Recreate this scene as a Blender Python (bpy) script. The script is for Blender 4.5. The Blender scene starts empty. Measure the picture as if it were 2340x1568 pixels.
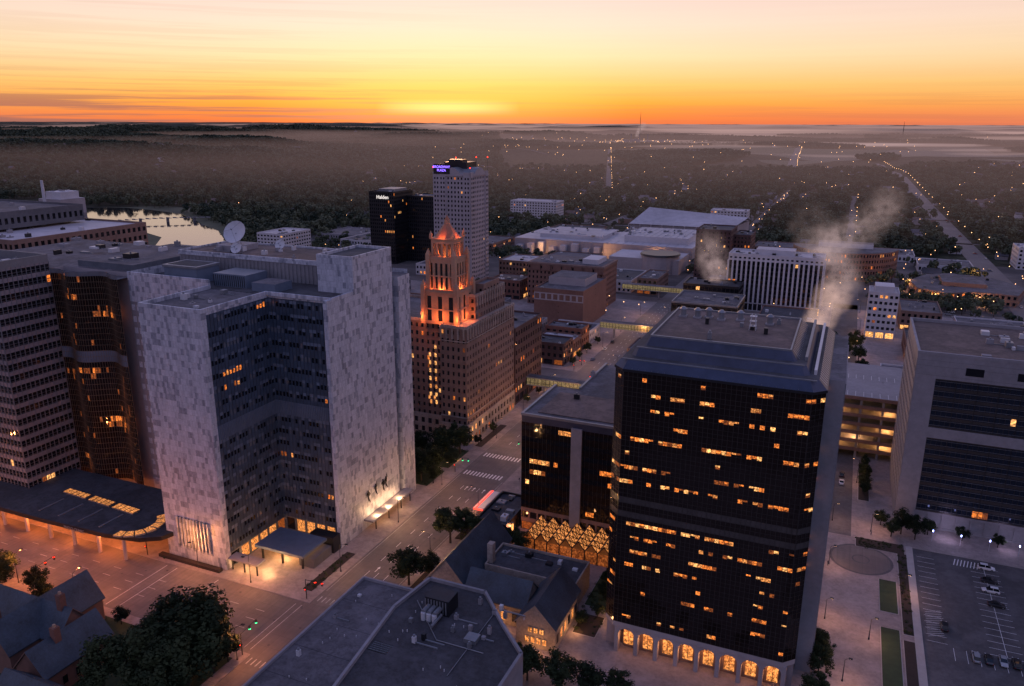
import bpy, math, random
from mathutils import Matrix, Vector, noise
R=random.Random(7)
sc=bpy.context.scene
sc.view_settings.view_transform='Standard'
try: sc.view_settings.look='None'
except Exception: pass
sc.view_settings.exposure=0

# ------------------------------------------------------------ materials
MATS={}
def newmat(name):
    m=bpy.data.materials.new(name); m.use_nodes=True
    nt=m.node_tree; p=nt.nodes['Principled BSDF']; MATS[name]=m
    return m,nt,p
def N(nt,t,**k):
    n=nt.nodes.new(t)
    for a,b in k.items(): setattr(n,a,b)
    return n
def mth(nt,op,a,b=None,c=None):
    n=N(nt,'ShaderNodeMath',operation=op)
    for i,v in enumerate((a,b,c)):
        if v is None: continue
        if isinstance(v,(int,float)): n.inputs[i].default_value=v
        else: nt.links.new(v,n.inputs[i])
    return n.outputs[0]
def mixc(nt,f,a,b):
    n=N(nt,'ShaderNodeMix',data_type='RGBA')
    for i,v in ((0,f),(6,a),(7,b)):
        if isinstance(v,(int,float)): n.inputs[i].default_value=v
        elif isinstance(v,tuple): n.inputs[i].default_value=(*v[:3],1)
        else: nt.links.new(v,n.inputs[i])
    return n.outputs[2]
def pos(nt):
    return N(nt,'ShaderNodeNewGeometry').outputs['Position']
def noi(nt,vec,scale,detail=4,rough=.6):
    n=N(nt,'ShaderNodeTexNoise'); n.inputs['Scale'].default_value=scale
    n.inputs['Detail'].default_value=detail; n.inputs['Roughness'].default_value=rough
    nt.links.new(vec,n.inputs['Vector']); return n.outputs['Fac']
def ramp(nt,f,stops):
    r=N(nt,'ShaderNodeValToRGB'); e=r.color_ramp.elements
    while len(e)<len(stops): e.new(.5)
    for i,(p,c) in enumerate(stops):
        e[i].position=p; e[i].color=(*c,1) if isinstance(c,tuple) else (c,c,c,1)
    nt.links.new(f,r.inputs[0]); return r.outputs[0]
def pm(name,col,rough=.75,var=.25,scale=.4,bump=0,metal=0,stain=0):
    m,nt,p=newmat(name); P=pos(nt)
    f=noi(nt,P,scale,5,.7); g=noi(nt,P,scale*.12,3,.5)
    f=mth(nt,'ADD',mth(nt,'MULTIPLY',f,.5),mth(nt,'MULTIPLY',g,.5))
    f=ramp(nt,f,[(.36,0.0),(.64,1.0)])
    a=tuple(c*(1-var) for c in col); b=tuple(min(1,c*(1+var)) for c in col)
    out=mixc(nt,f,a,b)
    if stain:
        k=ramp(nt,noi(nt,P,.9,6,.75),[(.46,0.0),(.60,stain)])
        out=mixc(nt,k,out,tuple(c*.45 for c in col))
        k2=ramp(nt,noi(nt,P,.11,4,.7),[(.50,0.0),(.62,stain*.8)])
        out=mixc(nt,k2,out,tuple(min(1,c*1.9) for c in col))
    nt.links.new(out,p.inputs['Base Color'])
    p.inputs['Roughness'].default_value=rough; p.inputs['Metallic'].default_value=metal
    if bump:
        bn=N(nt,'ShaderNodeBump'); bn.inputs['Strength'].default_value=bump; bn.inputs['Distance'].default_value=.1
        nt.links.new(noi(nt,P,scale*6,3),bn.inputs['Height']); nt.links.new(bn.outputs[0],p.inputs['Normal'])
    return m
def glass(name,col,rough=.05,wob=.12,spec=.5):
    m,nt,p=newmat(name); P=pos(nt)
    f=noi(nt,P,.35,2)
    nt.links.new(mixc(nt,f,tuple(c*.6 for c in col),tuple(c*1.5 for c in col)),p.inputs['Base Color'])
    p.inputs['Roughness'].default_value=rough
    p.inputs['Specular IOR Level'].default_value=spec
    bn=N(nt,'ShaderNodeBump'); bn.inputs['Strength'].default_value=wob; bn.inputs['Distance'].default_value=.15
    nt.links.new(noi(nt,P,.5,1),bn.inputs['Height']); nt.links.new(bn.outputs[0],p.inputs['Normal'])
def emis(name,col,s,var=True):
    m,nt,p=newmat(name)
    p.inputs['Base Color'].default_value=(*[c*.2 for c in col],1)
    p.inputs['Emission Color'].default_value=(*col,1)
    if var:
        P=pos(nt); f=noi(nt,P,1.9,3,.75); f=ramp(nt,f,[(.38,.06),(.5,.38),(.64,1.1)])
        g=noi(nt,P,.12,1)
        nt.links.new(mth(nt,'MULTIPLY',mth(nt,'MULTIPLY',f,s*1.35),mth(nt,'ADD',g,.5)),p.inputs['Emission Strength'])
    else: p.inputs['Emission Strength'].default_value=s
pm('asphalt',(.085,.078,.08),.8,.35,.25,.2,0,.4)
pm('concrete_walk',(.27,.22,.205),.8,.3,.3,.15,0,.3)
pm('kerb',(.36,.33,.31),.8,.15)
pm('concrete',(.235,.225,.24),.75,.2,.5)
pm('clinic_band',(.20,.185,.20),.6,.2,.5)
pm('concrete_dark',(.10,.10,.11),.75,.25,.5)
pm('roof_grey',(.10,.092,.10),.85,.45,.25,.2,0,.6)
pm('roof_brown',(.12,.085,.075),.85,.4,.3,.2,0,.5)
pm('roof_white',(.42,.39,.40),.6,.25,.15)
pm('roof_dark',(.044,.043,.049),.8,.5,.3,.2,0,.65)
pm('slate',(.03,.045,.062),.55,.5,1.8,.5)
pm('white_paint',(.75,.74,.72),.6,.12,2)
pm('worn_paint',(.42,.41,.39),.7,.4,2)
pm('red_brick',(.16,.07,.05),.85,.25,.6,.2)
pm('dark_brick',(.085,.045,.04),.85,.25,.6,.2)
pm('brown_brick',(.18,.095,.072),.85,.2,.6,.2)
pm('tan_brick',(.20,.125,.10),.85,.25,.5,.15)
pm('terracotta',(.36,.22,.14),.8,.2,.7,.2)
pm('limestone',(.30,.24,.2),.85,.4,1.4,.5)
pm('beige_panel',(.33,.29,.295),.7,.14,.4)
pm('white_panel',(.50,.48,.50),.6,.12,.4)
pm('blue_panel',(.042,.065,.10),.45,.35,.35)
pm('blue_panel_light',(.11,.145,.20),.5,.18,.4)
pm('metal_grey',(.20,.21,.23),.45,.2,.5,0,.4)
pm('metal_dark',(.018,.019,.023),.4,.3,.5,0,.3)
pm('mullion',(.05,.044,.042),.4,.2,.5,0,.4)
pm('gold_mullion',(.16,.12,.085),.4,.25,.5,0,.4)
pm('metal_white',(.50,.50,.52),.4,.12,.5)
pm('blue_metal_roof',(.035,.043,.075),.42,.35,.3,0,.2)
pm('copper_roof',(.30,.12,.06),.6,.3,1.0,.3)
pm('grass',(.03,.05,.018),.9,.4,.5,.4)
pm('meadow',(.065,.07,.035),.9,.45,.03,.1)
pm('mulch',(.03,.02,.016),.95,.3,2,.3)
pm('bark',(.045,.035,.028),.95,.3,3,.3)
pm('bronze',(.02,.018,.016),.4,.3,3,0,.6)
pm('tyre',(.012,.012,.012),.8,.1)
pm('cloth_dark',(.02,.022,.03),.9,.1); pm('cloth_grey',(.12,.12,.14),.9,.1)
glass('glass_dark',(.008,.009,.012))
glass('glass_blue',(.010,.015,.026),.06)
glass('glass_brown',(.013,.009,.008),.05,.35,.3)
glass('glass_brown2',(.055,.05,.048),.2,.15,.3)
glass('glass_pale',(.12,.13,.15),.12)
emis('lit_orange',(1,.25,.04),1.35); emis('lit_warm',(1,.36,.09),1.15); emis('lit_dim',(1,.25,.05),.3); emis('lit_yellow',(1,.46,.14),1.7)
emis('lit_white',(1,.75,.5),1.1)
emis('lamp_glow',(1,.6,.28),12,False); emis('red_glow',(1,.03,.01),6,False); emis('green_glow',(.05,1,.35),4,False)
emis('blue_glow',(.35,.4,1),10,False); emis('purple_sign',(.26,.14,1),2.4,False); emis('white_sign',(1,.9,.85),1.1,False)
emis('skylight_glow',(1,.36,.10),.95); emis('town_light',(1,.5,.22),6,False); emis('red_sign',(1,.07,.04),2.2,False)
emis('skywalk_glow',(.8,.62,.30),.3); emis('garage_light',(1,.55,.2),4,False)

def street():
    m,nt,p=newmat('street'); P=pos(nt)
    f=noi(nt,P,.25,5,.65); g=noi(nt,P,.035,3,.5)
    base=mixc(nt,ramp(nt,f,[(.3,0.0),(.7,1.0)]),(.125,.105,.098),(.22,.185,.17))
    base=mixc(nt,ramp(nt,g,[(.35,0.0),(.6,.6)]),base,(.10,.08,.075))
    s=N(nt,'ShaderNodeSeparateXYZ'); nt.links.new(P,s.inputs[0])
    j=mth(nt,'MAXIMUM',mth(nt,'LESS_THAN',mth(nt,'FRACT',mth(nt,'DIVIDE',s.outputs[0],3.6)),.03),mth(nt,'LESS_THAN',mth(nt,'FRACT',mth(nt,'DIVIDE',s.outputs[1],5.0)),.02))
    base=mixc(nt,mth(nt,'MULTIPLY',j,.55),base,(.06,.05,.05))
    t=mth(nt,'ABSOLUTE',mth(nt,'SINE',mth(nt,'MULTIPLY',s.outputs[0],1.9)))
    base=mixc(nt,mth(nt,'MULTIPLY',mth(nt,'MULTIPLY',t,f),.35),base,(.08,.07,.068))
    nt.links.new(base,p.inputs['Base Color']); p.inputs['Roughness'].default_value=.72
street()
def foliage(name,c1,c2):
    m,nt,p=newmat(name); P=pos(nt)
    f=noi(nt,P,.35,3,.6); oi=N(nt,'ShaderNodeObjectInfo').outputs['Random']
    f=mth(nt,'ADD',mth(nt,'MULTIPLY',f,.8),mth(nt,'MULTIPLY',oi,.45))
    f=ramp(nt,f,[(.35,0.0),(.85,1.0)])
    nt.links.new(mixc(nt,f,c1,c2),p.inputs['Base Color']); p.inputs['Roughness'].default_value=.8
    p.inputs['Specular IOR Level'].default_value=.15
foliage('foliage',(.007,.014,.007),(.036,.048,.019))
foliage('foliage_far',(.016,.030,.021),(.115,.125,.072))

def marble():
    m,nt,p=newmat('marble_panels'); P=pos(nt)
    s=N(nt,'ShaderNodeSeparateXYZ'); nt.links.new(P,s.inputs[0])
    u=mth(nt,'ADD',s.outputs[0],s.outputs[1]); z=s.outputs[2]
    def cell(w,h,seed,stag):
        row=mth(nt,'FLOOR',mth(nt,'DIVIDE',z,h))
        uu=mth(nt,'ADD',mth(nt,'DIVIDE',u,w),mth(nt,'MULTIPLY',row,stag))
        col=mth(nt,'FLOOR',uu)
        c=N(nt,'ShaderNodeCombineXYZ'); nt.links.new(col,c.inputs[0]); nt.links.new(row,c.inputs[1]); c.inputs[2].default_value=seed
        w_=N(nt,'ShaderNodeTexWhiteNoise',noise_dimensions='3D'); nt.links.new(c.outputs[0],w_.inputs['Vector'])
        fu=mth(nt,'FRACT',uu); fz=mth(nt,'FRACT',mth(nt,'DIVIDE',z,h))
        return w_.outputs['Value'],fu,fz
    a,fu,fz=cell(1.0,1.8,1,.37); b,_,_=cell(.5,1.8,5,.37); c,_,_=cell(1.0,3.6,9,0)
    v=mth(nt,'ADD',mth(nt,'MULTIPLY',ramp(nt,a,[(.0,.0),(.2,.1),(.30,.72),(1,1.0)]),.6),mth(nt,'MULTIPLY',b,.18))
    v=mth(nt,'ADD',v,mth(nt,'MULTIPLY',c,.22))
    v=mth(nt,'ADD',v,mth(nt,'MULTIPLY',mth(nt,'SUBTRACT',noi(nt,P,1.6,5,.75),.5),1.1))
    v=mth(nt,'ADD',v,mth(nt,'MULTIPLY',mth(nt,'SUBTRACT',noi(nt,P,.08,3,.6),.5),.4))
    col=mixc(nt,v,(.15,.17,.215),(.53,.55,.61))
    j=mth(nt,'MAXIMUM',mth(nt,'LESS_THAN',fu,.05),mth(nt,'LESS_THAN',fz,.03))
    col=mixc(nt,mth(nt,'MULTIPLY',j,.5),col,(.12,.12,.13))
    nt.links.new(col,p.inputs['Base Color']); p.inputs['Roughness'].default_value=.5
marble()

# ------------------------------------------------------------ mesh builder
class MB:
    def __init__(s): s.v=[];s.f=[];s.m=[];s.names=[]
    def mi(s,n):
        if n not in s.names: s.names.append(n)
        return s.names.index(n)
    def poly(s,pts,m):
        b=len(s.v); s.v+= [tuple(p) for p in pts]; s.f.append(tuple(range(b,b+len(pts)))); s.m.append(s.mi(m))
    def box(s,x0,x1,y0,y1,z0,z1,m,top=None,bottom=True):
        p=[(x0,y0),(x1,y0),(x1,y1),(x0,y1)]; s.prism(p,z0,z1,m,top or m,bottom)
    def prism(s,p,z0,z1,m,top=None,bottom=True,p1=None):
        p1=p1 or p; n=len(p)
        for i in range(n):
            j=(i+1)%n
            s.poly([(*p[i],z0),(*p[j],z0),(*p1[j],z1),(*p1[i],z1)],m)
        s.poly([(*q,z1) for q in p1],top or m)
        if bottom: s.poly([(*q,z0) for q in reversed(p)],m)
    def tube(s,p0,p1,r0,r1,m,n=8,cap=True):
        p0=Vector(p0);p1=Vector(p1);d=(p1-p0).normalized()
        a=d.cross(Vector((0,0,1)));
        if a.length<1e-3:a=Vector((1,0,0))
        a.normalize();b=d.cross(a)
        A=[p0+(a*math.cos(2*math.pi*i/n)+b*math.sin(2*math.pi*i/n))*r0 for i in range(n)]
        B=[p1+(a*math.cos(2*math.pi*i/n)+b*math.sin(2*math.pi*i/n))*r1 for i in range(n)]
        for i in range(n):
            j=(i+1)%n; s.poly([A[j],A[i],B[i],B[j]],m)
        if cap: s.poly(B[::-1],m); s.poly(A,m)
    def wall(s,o,u,W,z0,z1,nc,nr,ww,wh,mw,mg,depth=.25,fin=None,zoff=0):
        ux,uy=u; nx,ny=uy,-ux
        def pt(t,z,d=0): return (o[0]+ux*t-nx*d,o[1]+uy*t-ny*d,z)
        def q(a,b,c,e,m,d=0): s.poly([pt(a,c,d),pt(b,c,d),pt(b,e,d),pt(a,e,d)],m)
        cw=W/nc; ch=(z1-z0)/nr; mx=cw*(1-ww)/2; mz=ch*(1-wh)/2
        prevz=z0
        for r in range(nr):
            zb=z0+r*ch+mz*(1+zoff); zt=zb+ch*wh
            if zb-prevz>.01: q(0,W,prevz,zb,mw)
            prevz=zt; pe=0
            for c in range(nc):
                g=mg(r,c)
                if g is None: continue
                a=c*cw+mx; b=a+cw-2*mx
                if a-pe>.01: q(pe,a,zb,zt,mw)
                pe=b
                q(a,b,zb,zt,g,depth)
                s.poly([pt(a,zb),pt(b,zb),pt(b,zb,depth),pt(a,zb,depth)],mw)
                s.poly([pt(a,zt,depth),pt(b,zt,depth),pt(b,zt),pt(a,zt)],mw)
                if ww<.99:
                    s.poly([pt(a,zb),pt(a,zb,depth),pt(a,zt,depth),pt(a,zt)],mw)
                    s.poly([pt(b,zb,depth),pt(b,zb),pt(b,zt),pt(b,zt,depth)],mw)
            if W-pe>.01: q(pe,W,zb,zt,mw)
        if z1-prevz>.01: q(0,W,prevz,z1,mw)
        if fin:
            fw,fd,fm,step=fin
            k=0
            while k<=nc:
                t=k*cw
                a=max(0,t-fw/2); b=min(W,t+fw/2)
                P0=[pt(a,0,-.003)[:2],pt(a,0,-fd)[:2],pt(b,0,-fd)[:2],pt(b,0,-.003)[:2]]
                s.prism(P0,z0,z1,fm); k+=step
    def roof(s,x0,x1,y0,y1,z,rm,pm_,ph=.8,t=.4):
        s.poly([(x0,y0,z-.0),(x1,y0,z),(x1,y1,z),(x0,y1,z)],rm)
        s.box(x0-.02,x1+.02,y0-.02,y0+t,z,z+ph,pm_); s.box(x0-.02,x1+.02,y1-t,y1+.02,z,z+ph,pm_)
        s.box(x0-.02,x0+t,y0+t,y1-t,z,z+ph,pm_); s.box(x1-t,x1+.02,y0+t,y1-t,z,z+ph,pm_)
    def units(s,x0,x1,y0,y1,z,n,rr,big=3):
        for _ in range(n):
            w=rr.uniform(.8,big);d=rr.uniform(.8,big);h=rr.uniform(.5,1.8)
            if x1-x0<w+1 or y1-y0<d+1: continue
            x=rr.uniform(x0,x1-w);y=rr.uniform(y0,y1-d)
            m=rr.choice(['metal_grey','concrete','metal_white','metal_dark'])
            s.box(x,x+w,y,y+d,z+.01,z+.01+h,m)
            if rr.random()<.5: s.tube((x+w/2,y+d/2,z+h),(x+w/2,y+d/2,z+h+.5),.3,.3,'metal_grey',8)
            if rr.random()<.35: s.box(x+w,x+w+rr.uniform(2,6),y+.2,y+.5,z+.02,z+.3,'metal_grey')
    def make(s,name,smooth=False,parent=None):
        me=bpy.data.meshes.new(name); me.from_pydata(s.v,[],s.f)
        for n in s.names: me.materials.append(MATS[n])
        me.polygons.foreach_set('material_index',s.m)
        if smooth: me.polygons.foreach_set('use_smooth',[True]*len(s.f))
        me.update()
        ob=bpy.data.objects.new(name,me); sc.collection.objects.link(ob)
        if parent: ob.parent=parent
        return ob

def litgrid(nr,nc,p,seed,run=.65,dark='glass_dark',lits=('lit_orange','lit_warm','lit_dim','lit_yellow')):
    r=random.Random(seed); G=[]
    for i in range(nr):
        rp=p*r.choice([.1,.3,.7,1.4,2.6]); on=False; row=[]; L=None
        for j in range(nc):
            if on: on=r.random()<run
            else:
                on=r.random()<rp
                if on: L=r.choice(lits)
            row.append((L if r.random()<.7 else r.choice(lits)) if on else dark)
        G.append(row)
    return lambda a,b:G[a][b]

def bld(name,x0,x1,y0,y1,z,fl,bay,wm,ww=.5,wh=.5,lit=.06,rm='roof_grey',zb=0,gl='glass_dark',cap=None,nu=6,ground=0,depth=.25,fin=None,make=True,B=None,ph=.9):
    B=B or MB(); rr=random.Random(int(abs(x0*13+y0*7)))
    for o,u,W in (((x0,y0),(1,0),x1-x0),((x1,y0),(0,1),y1-y0),((x1,y1),(-1,0),x1-x0),((x0,y1),(0,-1),y1-y0)):
        nc=max(1,round(W/bay)); z0=zb
        if ground:
            B.wall(o,u,W,zb,zb+ground,max(1,round(W/6)),1,.8,.7,wm,litgrid(1,max(1,round(W/6)),.5,rr.randint(0,999)),.3)
            z0=zb+ground
        nr=max(1,round((z-z0-.8)/fl))
        B.wall(o,u,W,z0,z,nc,nr,ww,wh,wm,litgrid(nr,nc,lit,rr.randint(0,9999),.4,gl),depth,fin)
    B.roof(x0,x1,y0,y1,z,rm,cap or wm,ph)
    B.units(x0+1,x1-1,y0+1,y1-1,z,nu,rr)
    if make: return B.make(name)
    return B

# ------------------------------------------------------------ terrain
def smooth(a,b,x):
    t=max(0,min(1,(x-a)/(b-a))); return t*t*(3-2*t)
YAW=math.radians(23.2)
def camxy(x,y): return (math.cos(YAW)*x+math.sin(YAW)*y, -math.sin(YAW)*x+math.cos(YAW)*y)
def hgt(x,y):
    X,Y=camxy(x,y); d=math.hypot(x,y)
    h=0
    k=smooth(1300,3200,d)
    left=smooth(.12,-.35,X/(abs(Y)+1)) if Y>0 else .5
    n=noise.fractal(Vector((x/1500,y/1500,3)),1,2,4)
    n2=noise.noise(Vector((x/5200,y/5200,9)))
    h+=k*(28*left*(1+1.2*n)+48*max(0,n+.05)+14*(n2+.3))
    h+=smooth(5000,14000,d)*(22+60*noise.noise(Vector((x/2600,y/4200,1))))
    return max(0,min(h,105))
nA=280; rad=[0,60,200,400,600,800,1000,1200]; r_=1300
while r_<60000: rad.append(r_); r_*=1.03
vid=[[0]*nA for _ in rad]; V=[];F=[]
for i,r0 in enumerate(rad):
    for j in range(nA):
        t=j/nA
        az=YAW+math.pi*(abs(2*t-1)**1.6)*(1 if t>.5 else -1)
        x=-math.sin(az)*r0; y=math.cos(az)*r0
        vid[i][j]=len(V); V.append((x,y,hgt(x,y)))
for i in range(len(rad)-1):
    for j in range(nA):
        k=(j+1)%nA
        F.append((vid[i][k],vid[i][j],vid[i+1][j],vid[i+1][k]))
me=bpy.data.meshes.new('ground'); me.from_pydata(V,[],F); me.polygons.foreach_set('use_smooth',[True]*len(F))
m,nt,p=newmat('terrain'); P=pos(nt)
s=N(nt,'ShaderNodeSeparateXYZ'); nt.links.new(P,s.inputs[0])
vo=N(nt,'ShaderNodeTexVoronoi'); vo.inputs['Scale'].default_value=.055; nt.links.new(P,vo.inputs['Vector'])
fo=mixc(nt,ramp(nt,vo.outputs['Distance'],[(0,1.0),(.75,0.0)]),(.013,.019,.014),(.065,.070,.042))
fo=mixc(nt,ramp(nt,noi(nt,P,.004,4),[(.4,0.0),(.7,.6)]),fo,(.06,.053,.034))
vf=N(nt,'ShaderNodeTexVoronoi',feature='F1'); vf.inputs['Scale'].default_value=.0016; nt.links.new(P,vf.inputs['Vector'])
sp=N(nt,'ShaderNodeSeparateColor'); nt.links.new(vf.outputs['Color'],sp.inputs[0])
fld=ramp(nt,sp.outputs[0],[(.0,0.0),(.50,0.0),(.54,1.0)])
valley=ramp(nt,mth(nt,'DIVIDE',mth(nt,'ADD',s.outputs[0],mth(nt,'MULTIPLY',s.outputs[1],.30)),3000),[(.0,.2),(.25,1.0)])
valley=mth(nt,'MULTIPLY',valley,ramp(nt,mth(nt,'DIVIDE',s.outputs[1],6000),[(.3,0.0),(.4,1.0)]))
nonF=mth(nt,'MULTIPLY',fld,valley)
col=mixc(nt,nonF,fo,mixc(nt,sp.outputs[1],(.11,.12,.07),(.26,.22,.16)))
dx=mth(nt,'MULTIPLY',mth(nt,'COMPARE',s.outputs[0],-210,400),mth(nt,'COMPARE',s.outputs[1],380,480))
urb=mixc(nt,ramp(nt,noi(nt,P,.02,4),[(.4,0.0),(.6,1.0)]),(.075,.067,.065),(.15,.13,.12))
col=mixc(nt,dx,col,urb)
nt.links.new(col,p.inputs['Base Color']); p.inputs['Roughness'].default_value=.9; p.inputs['Specular IOR Level'].default_value=.1
bn=N(nt,'ShaderNodeBump'); bn.inputs['Strength'].default_value=.8; bn.inputs['Distance'].default_value=6
nt.links.new(mth(nt,'MULTIPLY',mth(nt,'SUBTRACT',1,dx),mth(nt,'SUBTRACT',1,vo.outputs['Distance'])),bn.inputs['Height']); nt.links.new(bn.outputs[0],p.inputs['Normal'])
me.materials.append(m); g=bpy.data.objects.new('ground',me); sc.collection.objects.link(g)

# water
m,nt,p=newmat('water'); p.inputs['Base Color'].default_value=(.02,.022,.025,1); p.inputs['Roughness'].default_value=.06
bn=N(nt,'ShaderNodeBump'); bn.inputs['Strength'].default_value=.08; bn.inputs['Distance'].default_value=.15
nt.links.new(noi(nt,pos(nt),.2,3),bn.inputs['Height']); nt.links.new(bn.outputs[0],p.inputs['Normal'])
RIV=[(-1300,830),(-1230,905),(-1109,872),(-1040,900),(-979,893),(-900,872),(-841,836),(-780,790),(-715,750),(-650,690),(-600,610),(-650,580),(-700,640),(-735,680),(-827,722),(-900,735),(-976,768),(-1050,765),(-1100,795)]
RIV2=[(190,900),(230,900),(215,1020),(250,1150),(225,1300),(190,1480),(165,1470),(190,1300),(205,1160),(185,1030)]
for pl in (RIV,RIV2):
    b=MB(); b.poly([(x,y,.3) for x,y in pl],'water'); b.make('river')
b=MB(); b.poly([(-1300,560,.15),(-565,400,.15),(-565,600,.15),(-640,760,.15),(-800,900,.15),(-1000,950,.15),(-1300,960,.15)],'meadow'); b.make('meadow')
def inpoly(x,y,pl):
    c=False;j=len(pl)-1
    for i in range(len(pl)):
        xi,yi=pl[i];xj,yj=pl[j]
        if (yi>y)!=(yj>y) and x<(xj-xi)*(y-yi)/(yj-yi)+xi: c=not c
        j=i
    return c
RIVX=[(-1300,700),(-1300,925),(-1109,892),(-1040,915),(-979,910),(-841,852),(-715,766),(-640,695),(-575,600),(-575,470),(-720,560),(-1000,690)]
b=MB()
for i in range(22):
    x=-905+i*6.2; z=3.2+math.sin(math.pi*i/21)*2
    y=735+i*5.6
    b.box(x,x+6.3,y,y+4,z,z+.5,'concrete'); b.box(x,x+6.3,y,y+.2,z+.5,z+1.6,'metal_grey')
    if i%4==2: b.box(x,x+1.2,y,y+4,-1,z,'concrete')
b.make('footbridge')

# ------------------------------------------------------------ roads and pavements
ROADW=[]
b=MB()
def strip(b,x0,x1,y0,y1,z,m): b.poly([(x0,y0,z),(x1,y0,z),(x1,y1,z),(x0,y1,z)],m)
strip(b,-128,-109,0,900,.012,'street')
strip(b,-420,-128,131,155,.012,'street')
strip(b,-300,-128,366,388,.012,'street'); strip(b,-109,-6,366,388,.012,'street')
strip(b,-300,-128,575,592,.012,'street'); strip(b,-109,105,610,626,.012,'street')
strip(b,-6,11,256,760,.012,'asphalt')
b.make('road')
b=MB()
def road(pts,w,m='street',z=.5):
    for (x0,y0),(x1,y1) in zip(pts,pts[1:]):
        n=max(1,int(math.hypot(x1-x0,y1-y0)/80))
        dx,dy=x1-x0,y1-y0;L=math.hypot(dx,dy);px,py=-dy/L*w/2,dx/L*w/2
        for i in range(n):
            a=i/n;c=(i+1)/n
            A=(x0+dx*a,y0+dy*a);C=(x0+dx*c,y0+dy*c); ha=hgt(*A)+z;hc=hgt(*C)+z
            b.poly([(A[0]-px,A[1]-py,ha),(C[0]-px,C[1]-py,hc),(C[0]+px,C[1]+py,hc),(A[0]+px,A[1]+py,ha)],m)
    ROADW.append((pts,w))
road([(128,300),(122,684),(110,1533),(99,2115),(60,2900)],20,'street',.3)
road([(-440,1500),(-587,1997),(-1000,3400),(-1428,4839)],12,'asphalt',1)
road([(-180,2500),(-208,2922),(-300,4600),(-393,6655)],26,'street',1)
road([(-1100,2900),(-1500,3100),(-1700,3700)],10,'asphalt',1)
road([(-118.5,900),(-118.5,1700)],11,'asphalt',.3)
road([(-560,1010),(200,1010)],9,'asphalt',.3); road([(-560,1250),(300,1250)],9,'asphalt',.3); road([(-700,1600),(400,1600)],10,'asphalt',.3)
road([(-300,760),(-300,1600)],9,'asphalt',.3);road([(0,760),(0,1600)],9,'asphalt',.3)
b.make('road')
WALK=[(-420,-128,155,366),(-420,-128,388,575),(-420,-128,40,131),(-109,-6,40,366),(-109,-6,388,610),(11,27,256,366),
      (-6,27,130,256),(27,120,256,366),(11,110,388,610)]
b=MB()
for x0,x1,y0,y1 in WALK:
    b.box(x0,x1,y0,y1,-.05,.14,'kerb','concrete_walk')
    for k in range(int((y1-y0)/6)):
        for xx in (x0,x1-4):
            if x0<-200 and xx==x0: continue
            b.box(xx+.4,xx+3.6,y0+1+k*6,y0+1.08+k*6,.14,.145,'concrete_dark')
b.make('pavement')
b=MB()
for y in (250,268):
    for i in range(12):
        x=-126.8+i*1.35
        strip(b,x,x+.6,y-1.8,y+1.8,.02,'white_paint')
for y in (158,129):
    for i in range(12):
        x=-126.8+i*1.4; strip(b,x,x+.3,y-1.2,y+1.2,.02,'worn_paint')
for xx in (-121.7,-118.5,-115.2):
    y=164
    while y<570:
        if not(244<y<274 or 360<y<392): strip(b,xx-.08,xx+.08,y,y+3,.02,'white_paint')
        y+=9
for xx in (-127.3,-109.7): strip(b,xx-.07,xx+.07,162,247,.02,'worn_paint')
for yy in (139,143,147):
    x=-410
    while x<-134: strip(b,x,x+3,yy-.08,yy+.08,.02,'worn_paint'); x+=9
for x in (-180,-176,-160): strip(b,x,x+.3,132,154,.02,'worn_paint')
for x in (-131.5,-129.5): strip(b,x,x+.2,132.6,153.5,.02,'worn_paint')
for x,y in ((-120,236),(-117,236),(-113,236),(-120,176),(-116.8,190)):
    b.poly([(x-.12,y,.02),(x+.12,y,.02),(x+.12,y+2,.02),(x-.12,y+2,.02)],'white_paint'); b.poly([(x-.5,y+2,.02),(x+.5,y+2,.02),(x,y+3.2,.02)],'white_paint')
r=random.Random(3)
for k in range(34):
    x,y=(r.uniform(-126,-111),r.uniform(165,240)) if k<16 else (r.uniform(-230,-112),r.uniform(134,153)); n=10
    b.poly([(x+.35*math.cos(i*.628),y+.35*math.sin(i*.628),.018) for i in range(n)],'asphalt')
b.make('road_markings')

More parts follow.
